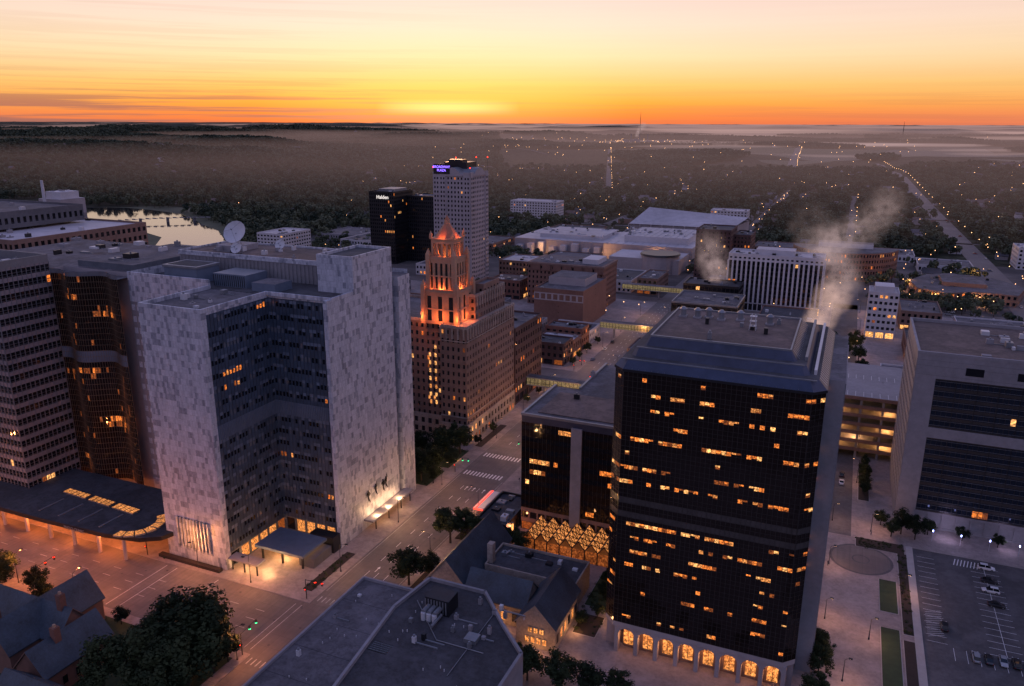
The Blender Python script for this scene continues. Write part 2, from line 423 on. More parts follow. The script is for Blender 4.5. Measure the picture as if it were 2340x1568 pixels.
# ------------------------------------------------------------ marble hospital building
b=MB(); M='marble_panels'
def winM(seed,nr,nc,band):
    r=random.Random(seed); rows=[r.choice([0,0,0,0,.03,.2]) for _ in range(nr)]; st={'on':0}
    def f(i,c):
        x=r.random()
        if x<.10: return None
        if st['on']>0: st['on']-=1; return r.choice(['lit_orange','lit_warm','lit_dim'])
        if r.random()<rows[i]*.35: st['on']=r.randint(0,5); return 'lit_orange'
        if x<.36: return 'glass_pale'
        return 'glass_dark'
    return f
b.poly([(-184,159,0),(-161,159,0),(-161,159,80),(-184,159,80)],M)
b.poly([(-184,187,0),(-184,159,0),(-184,159,80),(-184,187,80)],M)
b.poly([(-161,159,0),(-161,161,0),(-161,161,80),(-161,159,80)],M)
def darkface(o,u,W,seed):
    nc=round(W/1.35)
    b.wall(o,u,W,5,41,nc,9,.66,.38,'blue_panel',winM(seed,9,nc,-1),.12,None,.2)
    b.wall(o,u,W,41,45.5,1,1,.5,.5,'blue_panel_light',lambda r,c:None)
    b.wall(o,u,W,45.5,78.5,nc,8,.66,.38,'blue_panel',winM(seed+3,8,nc,-1),.12,None,.2)
    ux,uy=u;nx,ny=uy,-ux
    def rib(t,w,d,za,zb,m):
        x=o[0]+ux*t;y=o[1]+uy*t
        xs=(x-w*ux,x+w*ux,x+nx*d);ys=(y-w*uy,y+w*uy,y+ny*d)
        b.box(min(xs),max(xs),min(ys),max(ys),za,zb,m)
    for i in range(nc*2): rib((i+.5)*W/(nc*2),.1,.25,41,45.5,'blue_panel_light')
    for i in range(1,nc):
        rib(i*W/nc,.035,.06,5,41,'metal_dark'); rib(i*W/nc,.035,.06,45.5,78.5,'metal_dark')
    rr=random.Random(seed)
    for r_ in range(17):
        z=5+4*r_+3.0 if r_<9 else 45.5+(r_-9)*4.125+2.75
        for i in range(nc):
            if rr.random()<.4:
                t=(i+.5)*W/nc; rib(t,W/nc*.45,.03,z,z+1.0,'blue_panel_light')
    a=[(o[0],o[1]),(o[0]+ux*W,o[1]+uy*W)]
    b.poly([(*a[0],78.5),(*a[1],78.5),(*a[1],80),(*a[0],80)],M)
    b.wall(o,u,W,0,5,max(2,nc//3),1,.8,.85,'concrete_dark',lambda r,c:random.Random(c).choice(['lit_warm','glass_dark','lit_dim']),.3)
darkface((-161,161),(0,1),25.5,11); darkface((-161,186.5),(1,0),24,21)
Y0=186.5
b.poly([(-137,Y0,0),(-137,219,0),(-137,219,80),(-137,Y0,80)],M)
b.poly([(-137,219,0),(-139.5,219,0),(-139.5,219,80),(-137,219,80)],M)
b.box(-139.6,-139.5,219,221.6,0,80,'glass_dark')
for k in range(19): b.box(-139.5,-139.4,219.05,221.55,3+k*4,5+k*4,'blue_panel')
b.box(-150,-136.3,221.6,229,0,80.6,M,'roof_grey')
b.box(-138.4,-137.003,183.4,Y0,0,80,M)
b.poly([(-219,Y0,0),(-184,Y0,0),(-184,Y0,82),(-219,Y0,82)],M)
b.wall((-219,Y0-.02),(1,0),35,72,80,14,2,.6,.45,M,litgrid(2,14,.03,4),.15)
b.wall((-219,Y0-.02),(1,0),9,8,72,4,16,.7,.5,'concrete',litgrid(16,4,.06,14),.15)
b.poly([(-219,229,0),(-219,Y0,0),(-219,Y0,82),(-219,229,82)],M)
b.poly([(-137,229,0),(-219,229,0),(-219,229,82),(-137,229,82)],M)
b.poly([(-184,159,79.2),(-161,159,79.2),(-161,Y0,79.2),(-184,Y0,79.2)],'roof_grey')
for x0,x1,y0,y1 in ((-184.02,-160.98,158.98,159.6),(-184.02,-183.4,159.6,Y0),(-161.6,-160.98,159.6,Y0)):
    b.box(x0,x1,y0,y1,79.2,80.4,M)
b.poly([(-219,Y0,79.3),(-137,Y0,79.3),(-137,219,79.3),(-219,219,79.3)],'roof_dark')
b.box(-161,-136.98,Y0-.6,Y0-.02,79.2,80.4,M); b.box(-137.6,-136.98,Y0-.02,197,79.3,80.4,M)
b.box(-219,-184,Y0+.01,Y0+.7,79.3,82,M)
b.box(-150,-136.9,197,219.02,79.3,90,M,'roof_dark')
for q in ((-150,-136.88,196.98,197.5),(-150,-136.88,218.5,219.04),(-150,-149.4,197.5,218.5),(-137.5,-136.88,197.5,218.5)): b.box(*q,90,90.9,M)
b.box(-214,-150.02,205,229,79.3,86.5,'concrete','roof_brown')
for q in ((-214.3,-150.04,204.7,205.3),(-214.3,-150.04,228.5,229.1),(-214.3,-213.7,205.3,228.5)): b.box(*q,85.6,87.1,M)
for i in range(40):
    x=-213+i*1.58; b.box(x,x+.18,204.55,204.7,79.4,85.5,'metal_grey')
b.box(-206,-192,190,200,79.3,84.2,'blue_panel_light','roof_dark'); b.box(-206.3,-191.7,189.7,200.3,84.2,84.9,'metal_grey')
b.box(-205,-193,191,199,84.9,85,'roof_dark')
b.box(-186,-173,191,201,79.3,83.4,'blue_panel_light','metal_grey')
for i in range(16): b.box(-186+i*.82,-185.8+i*.82,190.85,190.98,79.5,83,'metal_dark')
b.box(-169,-160,189,197,79.3,82,'blue_panel_light','roof_grey')
b.units(-182,-163,162,184,79.2,7,R,2); b.units(-210,-156,207,226,86.5,14,R,2)
b.box(-204,-194,212,222,86.5,88.4,'concrete')
b.box(-179,-166.5,158.9,158.99,4.5,14.5,'concrete_dark')
for i in range(10): b.box(-179+i*1.35,-178.55+i*1.35,158.3,158.9,4.5,14.5,M)
b.box(-157.5,-139.5,167.5,179.5,4.3,5.1,'blue_panel_light'); b.box(-157,-140,168,179,4.25,4.3,'lit_yellow')
for x in (-156,-148.5,-141): b.box(x,x+.5,168.6,169.1,.14,4.25,'metal_dark')
b.box(-146,-137.2,179.6,183.2,.14,5.5,'metal_dark'); b.box(-143,-137.6,170,179,.14,3.2,'concrete_dark')
b.box(-160.8,-150,159.5,163.2,3.6,4.1,'concrete'); b.box(-160.4,-150.4,159.8,163,3.55,3.6,'lit_yellow')
for x in (-160,-155.5,-150.8): b.box(x,x+.35,160,160.35,.14,3.55,'metal_dark')
b.box(-186,-162,156.6,158.2,.14,1.1,'mulch')
b.box(-136.9,-133.2,196,222,3.4,4.0,'concrete'); b.box(-136.8,-133.6,196.4,221.6,3.35,3.4,'lit_warm')
for y in (198,206,214,220): b.box(-133.8,-133.5,y,y+.3,.14,3.4,'metal_dark')
b.make('marble_hospital_building')
def dish(x,y,z,r):
    b=MB(); c=Vector((x,y,z+r*.9)); d=Vector((.15,-.85,.5)).normalized(); a=d.cross(Vector((0,0,1))).normalized(); e=a.cross(d)
    rings=[]
    for i in range(6):
        rr=r*i/5; dep=(i/5)**2*r*.28
        rings.append([c+d*dep+(a*math.cos(t*.3927)+e*math.sin(t*.3927))*rr for t in range(16)])
    for i in range(5):
        for t in range(16):
            u=(t+1)%16; b.poly([rings[i][t],rings[i][u],rings[i+1][u],rings[i+1][t]],'metal_white')
    for t in (0,5,11): b.tube(rings[5][t],c+d*r*.75,.05,.05,'metal_grey',5)
    b.tube(c+d*r*.7,c+d*r*.85,.2,.25,'metal_grey',8)
    b.tube((x,y,z),(c.x,c.y,c.z),.35,.25,'metal_grey',8)
    for k in range(3): b.tube((x+math.cos(k*2.1)*r*.5,y+math.sin(k*2.1)*r*.5,z),tuple(c),.1,.1,'metal_grey',5)
    b.make('satellite_dish')
dish(-199,217,88.4,4.2); dish(-192,209,86.5,2.0); dish(-184,222,86.5,1.9)

# ------------------------------------------------------------ left clinic: banded tower + curved glass
b=MB()
def bands(b,o,u,W,z0,z1,nr,nc,seed,wm='clinic_band',g='glass_dark',lit=.03,fin=(.14,.2,'metal_grey',1)):
    b.wall(o,u,W,z0,z1,nc,nr,.94,.6,wm,litgrid(nr,nc,lit,seed,.6,g),.12,fin)
    ux,uy=u;nx,ny=uy,-ux
    for r in range(nr):
        for f in (.28,.5):
            z=z0+(r+f)*(z1-z0)/nr
            P0=[(o[0],o[1]),(o[0]+ux*W,o[1]+uy*W)]
            b.poly([(P0[0][0]+nx*.03,P0[0][1]+ny*.03,z),(P0[1][0]+nx*.03,P0[1][1]+ny*.03,z),(P0[1][0]+nx*.03,P0[1][1]+ny*.03,z+.09),(P0[0][0]+nx*.03,P0[0][1]+ny*.03,z+.09)],'metal_grey')
bands(b,(-300,162),(1,0),50,7,84,20,28,5); bands(b,(-250,162),(0,1),20,7,84,20,12,6); bands(b,(-250,182),(-1,0),50,7,84,20,18,5); bands(b,(-300,182),(0,-1),20,7,84,20,10,6)
b.box(-299,-251,163,181,0,7,'lit_dim')
for x in range(-300,-249,7): b.box(x-.5,x+.5,162,163,0,7,'beige_panel')
b.roof(-300,-250,162,182,84,'roof_grey','metal_grey',2.5); b.units(-298,-252,164,180,84,12,R,4)
b.box(-300,-219.5,187.5,236,0,81.5,'beige_panel','roof_grey'); b.box(-300,-250.1,182.1,187.5,0,81.5,'beige_panel','roof_grey')
b.box(-246,-220,190,232,81.5,83.5,'glass_pale','roof_grey')
b.units(-292,-224,192,230,83.5,18,R,4)
n=44; pts=[]
for i in range(n+1):
    t=i/n; x=-250+t*31; y=180.6+1.9*math.sin(t*math.pi*3.3+.8)+t*3.6; pts.append((x,y))
rr=random.Random(31); nr=37; G=[[('glass_brown' if rr.random()<.97 else 'lit_dim') for _ in range(n)] for _ in range(nr)]
for r in (3,10,11,20,30,33):
    s0=rr.randint(0,25)
    for c in range(s0,min(n,s0+rr.randint(5,16))): G[r][c]=rr.choice(['lit_dim','lit_dim','lit_orange','glass_brown'])
for r in range(nr):
    z0=6+r*2
    for i in range(n):
        a,c=pts[i],pts[i+1]; b.poly([(*a,z0),(*c,z0),(*c,z0+2),(*a,z0+2)],'blue_panel_light' if r in(22,23) else G[r][i] )
        b.poly([(a[0],a[1]-.07,z0-.05),(c[0],c[1]-.07,z0-.05),(c[0],c[1]-.07,z0+.08),(a[0],a[1]-.07,z0+.08)],'gold_mullion')
for i in range(0,n+1):
    a=pts[i]; b.box(a[0]-.04,a[0]+.04,a[1]-.14,a[1]-.06,6,80,'gold_mullion')
b.poly([(p[0],p[1],80) for p in pts]+[(-219,190,80),(-250,190,80)],'roof_grey')
for i in range(n):
    a,c=pts[i],pts[i+1]; b.poly([(*a,80),(*c,80),(*c,81.6),(*a,81.6)],'glass_pale')
arc=[(-330,150),(-300,149.3),(-255,148.6),(-225,148.8),(-200,149.8),(-188,152),(-182.5,155.5),(-181,160),(-185.6,165.5),(-188,179.5),(-330,179.5)]
b.prism(arc,7,8.4,'metal_dark','roof_dark')
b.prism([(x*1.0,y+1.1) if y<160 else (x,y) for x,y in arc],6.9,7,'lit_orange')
sk=[(-236,166.8,-225,164.2),(-223.2,166.2,-213,163.4),(-211.5,165.6,-201.5,162.6)]
for x0,y1,x1,y0 in sk:
    b.prism([(x0,y0),(x1,y0-.6),(x1,y1-.6),(x0,y1)],8.4,8.9,'metal_grey','skylight_glow')
    for k in range(6):
        t=x0+(x1-x0)*k/5; b.box(t-.1,t+.1,y0-.7,y1,8.92,9.0,'metal_dark')
cx,cy=-196,158.5
for k in range(7):
    a0=math.radians(62-k*22);a1=math.radians(62-k*22-19)
    b.prism([(cx+6*math.cos(a0),cy+6*math.sin(a0)),(cx+9*math.cos(a0),cy+9*math.sin(a0)),(cx+9*math.cos(a1),cy+9*math.sin(a1)),(cx+6*math.cos(a1),cy+6*math.sin(a1))][::-1],8.4,8.9,'metal_grey','skylight_glow')
for k in range(4): b.box(-232+k*9,-231.4+k*9,152,161,8.4,8.6,'metal_grey')
for x in range(-326,-184,11): b.tube((x,151.5,0),(x,151.5,6.9),.6,.6,'beige_panel',10)
b.make('curved_glass_clinic_building')
bld('hospital_block',-420,-315,215,283,82,4.1,3,'tan_brick',.55,.5,.02,'roof_white',nu=26)
bld('hospital_block',-420,-348,232,276,90,4,3,'concrete_dark',.5,.4,0,'roof_grey',zb=83.2,nu=10)
def text(name,body,loc,rot,size,mat,ext=.08,parent=None,align='CENTER'):
    c=bpy.data.curves.new(name,'FONT'); c.body=body; c.size=size; c.extrude=ext; c.offset=.03; c.align_x=align; c.materials.append(MATS[mat])
    o=bpy.data.objects.new(name,c); o.location=loc; o.rotation_euler=rot; sc.collection.objects.link(o)
    if parent: o.parent=parent
    return o
text('canopy_sign','MAYO CLINIC',(-212,148.9,7.15),(math.pi/2,0,0),1.4,'metal_grey')

# ------------------------------------------------------------ terracotta bell tower building
b=MB()
T='terracotta'
def tw(b,x0,x1,y0,y1,z0,z1,bay,fl,ww,wh,m,lit=.03,rm='roof_grey',ph=1.2,cap=None,g='glass_dark',run=.3):
    for o,u,W in (((x0,y0),(1,0),x1-x0),((x1,y0),(0,1),y1-y0),((x1,y1),(-1,0),x1-x0),((x0,y1),(0,-1),y1-y0)):
        nc=max(1,round(W/bay)); nr=max(1,round((z1-z0)/fl))
        b.wall(o,u,W,z0,z1,nc,nr,ww,wh,m,litgrid(nr,nc,lit,int(abs(x0*7+y0+u[0]*3+W)),run,g),.3)
    b.roof(x0,x1,y0,y1,z1,rm,cap or m,ph)
tw(b,-149,-137,273,322,8,50,2.6,3.5,.42,.5,'tan_brick',.02,cap='limestone')
tw(b,-149.3,-136.7,272.7,322.3,0,8,3.4,4,.5,.6,'limestone',.12)
tw(b,-190,-149.01,279,318,8,50,2.6,3.5,.42,.5,'tan_brick',.05,cap='limestone'); tw(b,-190,-149.31,278.6,318,0,8,3.4,4,.5,.6,'limestone',.1)
tw(b,-149,-140,288,318,50,60,2.6,3.4,.42,.5,'tan_brick',.04,cap='limestone'); tw(b,-146,-140,296,312,60,63,3,3,.4,.4,'tan_brick',0)
for k in range(20):
    y=273.6+k*2.45; b.box(-136.98,-136.6,y,y+.7,45.5,51.2,'limestone')
for k in range(5):
    x=-148.8+k*2.6; b.box(x,x+.7,272.6,272.98,45.5,51.2,'limestone')
for z in (12,44.5,50): b.box(-149.2,-136.75,272.75,322.2,z,z+.45,'limestone') if z>49 else (b.box(-149.2,-136.7,272.7,272.98,z,z+.4,'limestone'),b.box(-136.98,-136.7,272.7,322.2,z,z+.4,'limestone'))
for k in range(12):
    y=289+k*2.5; b.box(-139.98,-139.7,y,y+.6,56,61.4,'limestone')
rr=random.Random(8)
for r in range(8):
    for c in range(3):
        if rr.random()<.8: b.box(-157.6+c*2.7,-156.7+c*2.7,278.9,278.96,14+r*3.5,15.7+r*3.5,rr.choice(['lit_yellow','lit_warm','lit_yellow']))
cx,cy=-150.5,284
def sq(s): return (cx-s/2,cx+s/2,cy-s/2,cy+s/2)
tw(b,*sq(15),50,63,5,13,.4,.8,T,0,ph=1.5)
tw(b,*sq(11.6),63,76.5,2.3,13.5,.5,.78,T,0,ph=1,g='glass_dark')
for s_,z0,z1 in ((15.0,50,66),(11.6,63,78.5)):
    for sx in (-1,1):
        for sy in (-1,1):
            x=cx+sx*s_/2;y=cy+sy*s_/2
            b.prism([(x-.9,y-.9),(x+.9,y-.9),(x+.9,y+.9),(x-.9,y+.9)],z0,z1,T)
            b.prism([(x-.9,y-.9),(x+.9,y-.9),(x+.9,y+.9),(x-.9,y+.9)],z1,z1+2.4,T,p1=[(x-.05,y-.05),(x+.05,y-.05),(x+.05,y+.05),(x-.05,y+.05)])
for z in (56,63,69.5,76.5):
    s_=15.5 if z<=63 else 12.1
    b.box(cx-s_/2,cx+s_/2,cy-s_/2,cy+s_/2,z,z+.5,T)
S=9.8
b.box(*sq(S+.8),77.0,77.6,T)
b.box(*sq(4),77.6,84,'concrete_dark')
for k in range(5):
    t=-S/2+.45+k*(S-.9)/4
    for sx,sy in ((t,-S/2+.4),(t,S/2-.4),(-S/2+.4,t),(S/2-.4,t)):
        b.box(cx+sx-.42,cx+sx+.42,cy+sy-.42,cy+sy+.42,77.6,83,T)
b.box(*sq(S),82.9,84.6,T); b.box(*sq(S+.9),84.6,85.1,T)
c8=[(cx+math.cos(math.radians(22.5+45*i))*5.1,cy+math.sin(math.radians(22.5+45*i))*5.1) for i in range(8)]
c8b=[(cx+math.cos(math.radians(22.5+45*i))*1.1,cy+math.sin(math.radians(22.5+45*i))*1.1) for i in range(8)]
b.prism(c8,85.1,90.6,'copper_roof',p1=c8b)
b.prism(c8b,90.6,92,T); b.prism(c8b,92,94,'copper_roof',p1=[(cx+(x-cx)*.05,cy+(y-cy)*.05) for x,y in c8b])
for sx in(-1,1):
    for sy in(-1,1):
        x=cx+sx*S/2;y=cy+sy*S/2; q=[(x-.5,y-.5),(x+.5,y-.5),(x+.5,y+.5),(x-.5,y+.5)]
        b.prism(q,85.1,86.4,T); b.prism(q,86.4,88,T,p1=[(x-.03,y-.03),(x+.03,y-.03),(x+.03,y+.03),(x-.03,y+.03)])
b.make('terracotta_bell_tower_building')
bld('red_brick_office_building',-178,-138,326,360,37,4.2,3.2,'dark_brick',.5,.5,.02,'roof_grey',nu=8,ground=5)

# ------------------------------------------------------------ tall pale residential tower
b=MB(); W='beige_panel'
tw(b,-304,-272,552,584,6,90,2.9,3.45,.46,.5,W,.02); b.box(-304,-272,552,584,0,6,'tan_brick')
for x in (-304,-298.5,-277.5): b.box(x,x+5.5,551.4,551.98,6,93,W)
for y in (552,578.5): b.box(-271.98,-271.4,y,y+5.5,6,93,W)
for x0 in (-304,-298.5,-277.5):
    for r in range(24):
        for q in (1.2,3.6): b.box(x0+q,x0+q+1.1,551.33,551.39,8+r*3.45,9.6+r*3.45,'glass_dark')
for y0 in (552,578.5):
    for r in range(24):
        for q in (1.2,3.6): b.box(-271.39,-271.33,y0+q,y0+q+1.1,8+r*3.45,9.6+r*3.45,'glass_dark')
n=10
arcp=[(-298+ (20*i/n), 90+6.4*math.sin(math.pi*i/n)) for i in range(n+1)]
for i in range(n):
    a,c=arcp[i],arcp[i+1]
    b.poly([(a[0],551.3,a[1]),(c[0],551.3,c[1]),(c[0],584,c[1]),(a[0],584,a[1])],'metal_grey')
b.poly([(x,551.3,z) for x,z in arcp][::-1],W); b.poly([(x,584,z) for x,z in arcp],W)
arcp=[(556+ (24*i/n), 90+6.4*math.sin(math.pi*i/n)) for i in range(n+1)]
for i in range(n):
    a,c=arcp[i],arcp[i+1]; b.poly([(-271.3,a[0],a[1]),(-271.3,c[0],c[1]),(-304,c[0],c[1]),(-304,a[0],a[1])],'metal_grey')
b.poly([(-271.3,y,z) for y,z in arcp][::-1],W)
b.box(-300,-280,563,580,90,100,'metal_dark'); b.box(-296,-284,562.9,572,100,102,'metal_dark')
for x,y in ((-304,552),(-272,552),(-272,584),(-290,564),(-280,580)):
    zt=96 if y<553 else 103
    b.tube((x,y,90),(x,y,zt),.1,.08,'metal_dark',5); b.tube((x,y,zt),(x,y,zt+.8),.4,.4,'red_glow',6)
b.box(-303,-289,550.9,551.2,91.5,99,'metal_dark')
t=b.make('residential_tower')
text('tower_sign','BROADWAY\nPLAZA',(-296,550.85,96),(math.pi/2,0,0),2.6,'purple_sign',.1,t)
b=bld('x',-420,-393,637,672,67,3.5,2.2,'metal_dark',.55,.6,.03,'roof_grey',gl='glass_dark',make=False,ground=8)
b=bld('x',-392.9,-335,660,690,62,3.5,2.2,'metal_dark',.55,.6,.02,'roof_grey',make=False,B=b)
b.box(-414,-397,645,668,67,69.5,'metal_grey')
t=b.make('dark_hotel_tower'); text('hotel_sign','Halden',(-405,636.6,61),(math.pi/2,0,0),4.6,'white_sign',.1,t)

# ------------------------------------------------------------ mid-distance downtown
b=bld('x',-187,-153,473,525,25,4,60,'brown_brick',.02,.1,0,'roof_grey',make=False,nu=5)
b.box(-184,-158,492,518,25,30,'beige_panel','roof_grey')
b.wall((-187,472.9),(1,0),34,18,23,8,1,.7,.7,'beige_panel',litgrid(1,8,0,4),.3); b.make('brown_theatre_building')
b=bld('x',-216,-158,533,568,30,3.6,3,'brown_brick',.4,.5,.05,'roof_grey',make=False,nu=10)
for x in range(-212,-162,8):
    b.prism([(x,532.2),(x+6,532.2),(x+6,533),(x,533)],26,30.5,'brown_brick')
b.box(-216.4,-157.6,532.6,568.4,30,31.4,'tan_brick') ; b.box(-214,-160,535,566,31.2,31.6,'roof_grey')
b.box(-176,-164,540,560,31.4,35,'white_panel'); b.units(-212,-178,538,562,31.6,12,R,4); b.make('brick_hotel_building')
bld('brown_apartment_tower',-116,-88,653,688,46,3.4,3,'dark_brick',.4,.5,.05,'roof_dark')
bld('brown_apartment_tower',-87.9,-74,668,700,41,3.4,3,'dark_brick',.4,.5,.05,'roof_dark')
b=MB()
for o,u,Wd in (((-78,575),(1,0),64),((-14,575),(0,1),24),((-14,599),(-1,0),64),((-78,599),(0,-1),24)):
    nc=round(Wd/3.2)
    b.wall(o,u,Wd,6,36,nc,9,.55,.72,'metal_dark',litgrid(9,nc,.015,3,.2),.3,(1.3,.7,'white_panel',1))
    b.wall(o,u,Wd,36,40,nc,1,.5,.3,'white_panel',lambda r,c:'glass_dark',.2); b.wall(o,u,Wd,0,6,nc,1,.8,.8,'white_panel',litgrid(1,nc,.5,3),.4)
b.roof(-78,-14,575,599,40,'roof_white','white_panel',1); b.box(-60,-34,580,594,40,44,'white_panel','roof_white'); b.units(-76,-18,577,597,40,26,R,3)
b.make('white_striped_building')
b=MB(); n=26
outer=[(-3+44*math.cos(math.pi*(1.02+.96*i/n)),770+48*math.sin(math.pi*(1.02+.96*i/n))) for i in range(n+1)]
for i in range(n):
    a,c=outer[i],outer[i+1]; L=math.hypot(c[0]-a[0],c[1]-a[1])
    b.wall(a,((c[0]-a[0])/L,(c[1]-a[1])/L),L,0,24,2,5,.5,.5,'brown_brick',litgrid(5,2,.08,i),.3)
b.poly([(x,y,24) for x,y in outer],'roof_grey'); b.box(-25,20,755,768,24,28,'white_panel','roof_grey')
b.wall((41,770),(-1,0),88,0,24,20,5,.5,.5,'brown_brick',litgrid(5,20,.1,4),.3)
b.make('government_center_building')
b=bld('x',15,32,528,548,29,3.6,2.8,'white_panel',.6,.45,.08,'roof_white',make=False,ground=5)
b.box(18,29,531,545,29,33,'white_panel'); b.make('white_office_building')
bld('black_glass_office_building',-104,-66,548,572,21,4,3,'metal_dark',.85,.6,.03,'roof_dark')
bld('grey_office_building',-88,-52,432,466,33,4,3,'metal_dark',.7,.5,.02,'roof_grey',cap='metal_grey',nu=12)
b=MB()
b.box(-323,-220,760,850,0,14,'beige_panel','roof_white'); b.box(-300,-232,775,835,14,18,'white_panel','roof_white')
b.box(-220,-134,740,850,0,17,'beige_panel','roof_white'); b.box(-205,-142,760,830,17,23,'white_panel','roof_white')
b.wall((-220,739.9),(1,0),86,1,12,20,2,.85,.8,'concrete',litgrid(2,20,.5,9,.8),.4)
b.wall((-133.9,740),(0,1),110,1,12,25,2,.85,.8,'concrete',litgrid(2,25,.5,19,.8),.4)
b.wall((-323,759.9),(1,0),103,1,9,20,1,.8,.6,'beige_panel',litgrid(1,20,.4,29,.8),.4)
for i in range(8): b.box(-318+i*12,-312+i*12,752,759,0,8+(i%3)*2,'white_panel','roof_white')
b.prism([(-230,880),(-120,880),(-110,960),(-220,970)],0,20,'beige_panel')
b.poly([(-232,878,20),(-118,878,20),(-108,930,27),(-222,930,34)],'roof_white'); b.poly([(-222,930,34),(-108,930,27),(-110,965,20),(-220,972,20)],'roof_white'); b.poly([(-232,878,20),(-222,930,34),(-220,972,20)],'white_panel')
for i in range(9):
    x=-232+i*12.6; b.box(x,x+.5,874,877.9,0,20,'beige_panel')
for i in range(10): b.box(-218+i*8.4,-217.8+i*8.4,741,759,17,17.2,'metal_grey'); b.box(-204+i*6.2,-203.8+i*6.2,761,829,23,23.2,'metal_grey')
b.units(-315,-225,765,845,18,25,R,4); b.units(-215,-140,765,825,23,25,R,4)
b.tube((-155,700,0),(-155,700,16),17,17,'beige_panel',24); b.tube((-155,700,16),(-155,700,17.5),18,17.5,'metal_dark',24); b.box(-200,-136,690,735,0,13,'beige_panel','roof_white')
b.make('civic_center')
b=MB(); lp=[(52,668),(70,655),(92,668),(118,664),(128,700),(112,735),(80,748),(60,730),(48,700)]
for i in range(len(lp)):
    a,c=lp[i],lp[(i+1)%len(lp)]; L=math.hypot(c[0]-a[0],c[1]-a[1]); nc=max(2,round(L/4))
    b.wall(a,((c[0]-a[0])/L,(c[1]-a[1])/L),L,0,9,nc,2,.5,.5,'tan_brick',litgrid(2,nc,.5,i),.3)
b.poly([(*q,9) for q in lp],'roof_grey'); b.box(70,100,685,720,9,12,'tan_brick','roof_grey'); b.units(60,110,675,725,9,14,R,3); b.make('public_library')
bld('brick_loft_building',-272,-238,606,640,17,3.6,3,'tan_brick',.5,.5,.2,'roof_white')
bld('white_apartment_building',-440,-372,1020,1050,25,3.4,4,'white_panel',.5,.5,.03,'roof_white')
bld('white_apartment_building',-538,-506,615,658,24,3.2,4,'white_panel',.6,.45,.02,'roof_white')
bld('white_apartment_building',145,190,850,885,19,3.4,4,'white_panel',.5,.5,.05,'roof_white')
bld('white_apartment_building',-165,-120,1020,1045,24,3.4,4,'white_panel',.5,.5,.03,'roof_white')
fill=[(-162,-138,394,410,12,'dark_brick'),(-160,-138,411,425,10,'brown_brick'),(-161,-138,426,440,13,'red_brick'),(-190,-165,394,440,14,'concrete'),(-165,-138,441,462,8,'white_panel'),
 (-470,-430,480,520,9,'white_panel'),(-420,-370,500,560,12,'tan_brick'),(-360,-320,480,540,10,'concrete'),(-460,-400,560,600,10,'concrete'),(-350,-312,600,640,9,'white_panel'),(-300,-262,420,470,14,'brown_brick'),
 (-260,-215,420,500,10,'concrete'),(-250,-225,540,566,14,'red_brick'),(-150,-134,600,640,12,'tan_brick'),(-185,-155,600,650,9,'white_panel'),(-260,-215,660,720,9,'tan_brick'),
 (-100,-80,600,640,12,'brown_brick'),(-60,-20,640,680,12,'concrete'),(-50,-20,700,720,10,'tan_brick'),(36,60,560,600,12,'tan_brick'),(36,70,480,520,10,'brown_brick'),(60,105,800,840,6,'white_panel'),
 (70,110,560,590,5,'white_panel'),(-46,-12,440,470,16,'concrete'),(-48,-14,490,540,12,'brown_brick'),(22,44,395,440,8,'white_panel'),(50,90,400,460,12,'concrete'),(140,190,600,660,8,'tan_brick'),(145,180,720,760,7,'white_panel'),
 (-240,-200,880,930,9,'white_panel'),(-330,-270,880,920,9,'tan_brick'),(-500,-440,700,760,9,'white_panel'),(-400,-340,740,800,8,'tan_brick'),(-90,-40,760,800,9,'white_panel'),(-90,-50,840,880,8,'tan_brick'),(20,60,850,890,6,'white_panel'),
 (-560,-500,740,800,7,'concrete'),(-640,-590,480,520,9,'tan_brick'),(150,200,480,540,10,'concrete'),(-100,-52,640,648,8,'concrete'),(-104,-60,400,425,12,'tan_brick')]
for x0,x1,y0,y1,z,mm in fill:
    bld('commercial_building',x0,x1,y0,y1,z,3.8,3.6,mm,.5,.5,.07,R.choice(['roof_white','roof_grey','roof_grey','roof_brown','roof_dark']),nu=7,ground=3.8 if z>9 else 0)
b=MB(); b.box(-1085,-1040,790,830,0,22,'beige_panel','roof_white'); b.box(-1075,-1045,795,825,22,32,'white_panel'); b.box(-1110,-1086,800,830,0,14,'concrete')
b.tube((-1062,782,0),(-1062,782,49),2.6,1.8,'white_panel',14); b.units(-1080,-1045,795,825,32,8,R,5); b.wall((-1085,789.9),(1,0),45,2,20,10,4,.5,.5,'beige_panel',litgrid(4,10,.1,2),.3); b.make('power_plant')
b=MB()
for k in range(7):
    x=-1290+k*34;y=4700+R.uniform(-60,60); z=hgt(x,y); b.box(x,x+28,y,y+30,z,z+R.uniform(14,34),'concrete','roof_white')
for k in range(3): x=-1250+k*50; z=hgt(x,4690); b.tube((x,4690,z),(x,4690,z+60),3,2,'concrete',10)
b.make('factory')
for (x,y,hh) in ((-1430,5600,190),(300,7200,140),(-4200,7000,90)):
    b=MB(); z=hgt(x,y)
    for sx,sy in ((-1,-1),(1,-1),(0,1)): b.tube((x+sx*4,y+sy*4,z),(x,y,z+hh),.9,.6,'metal_dark',5)
    b.tube((x,y,z+hh),(x,y,z+hh+2),1.4,1.4,'red_glow',6); b.make('radio_mast')

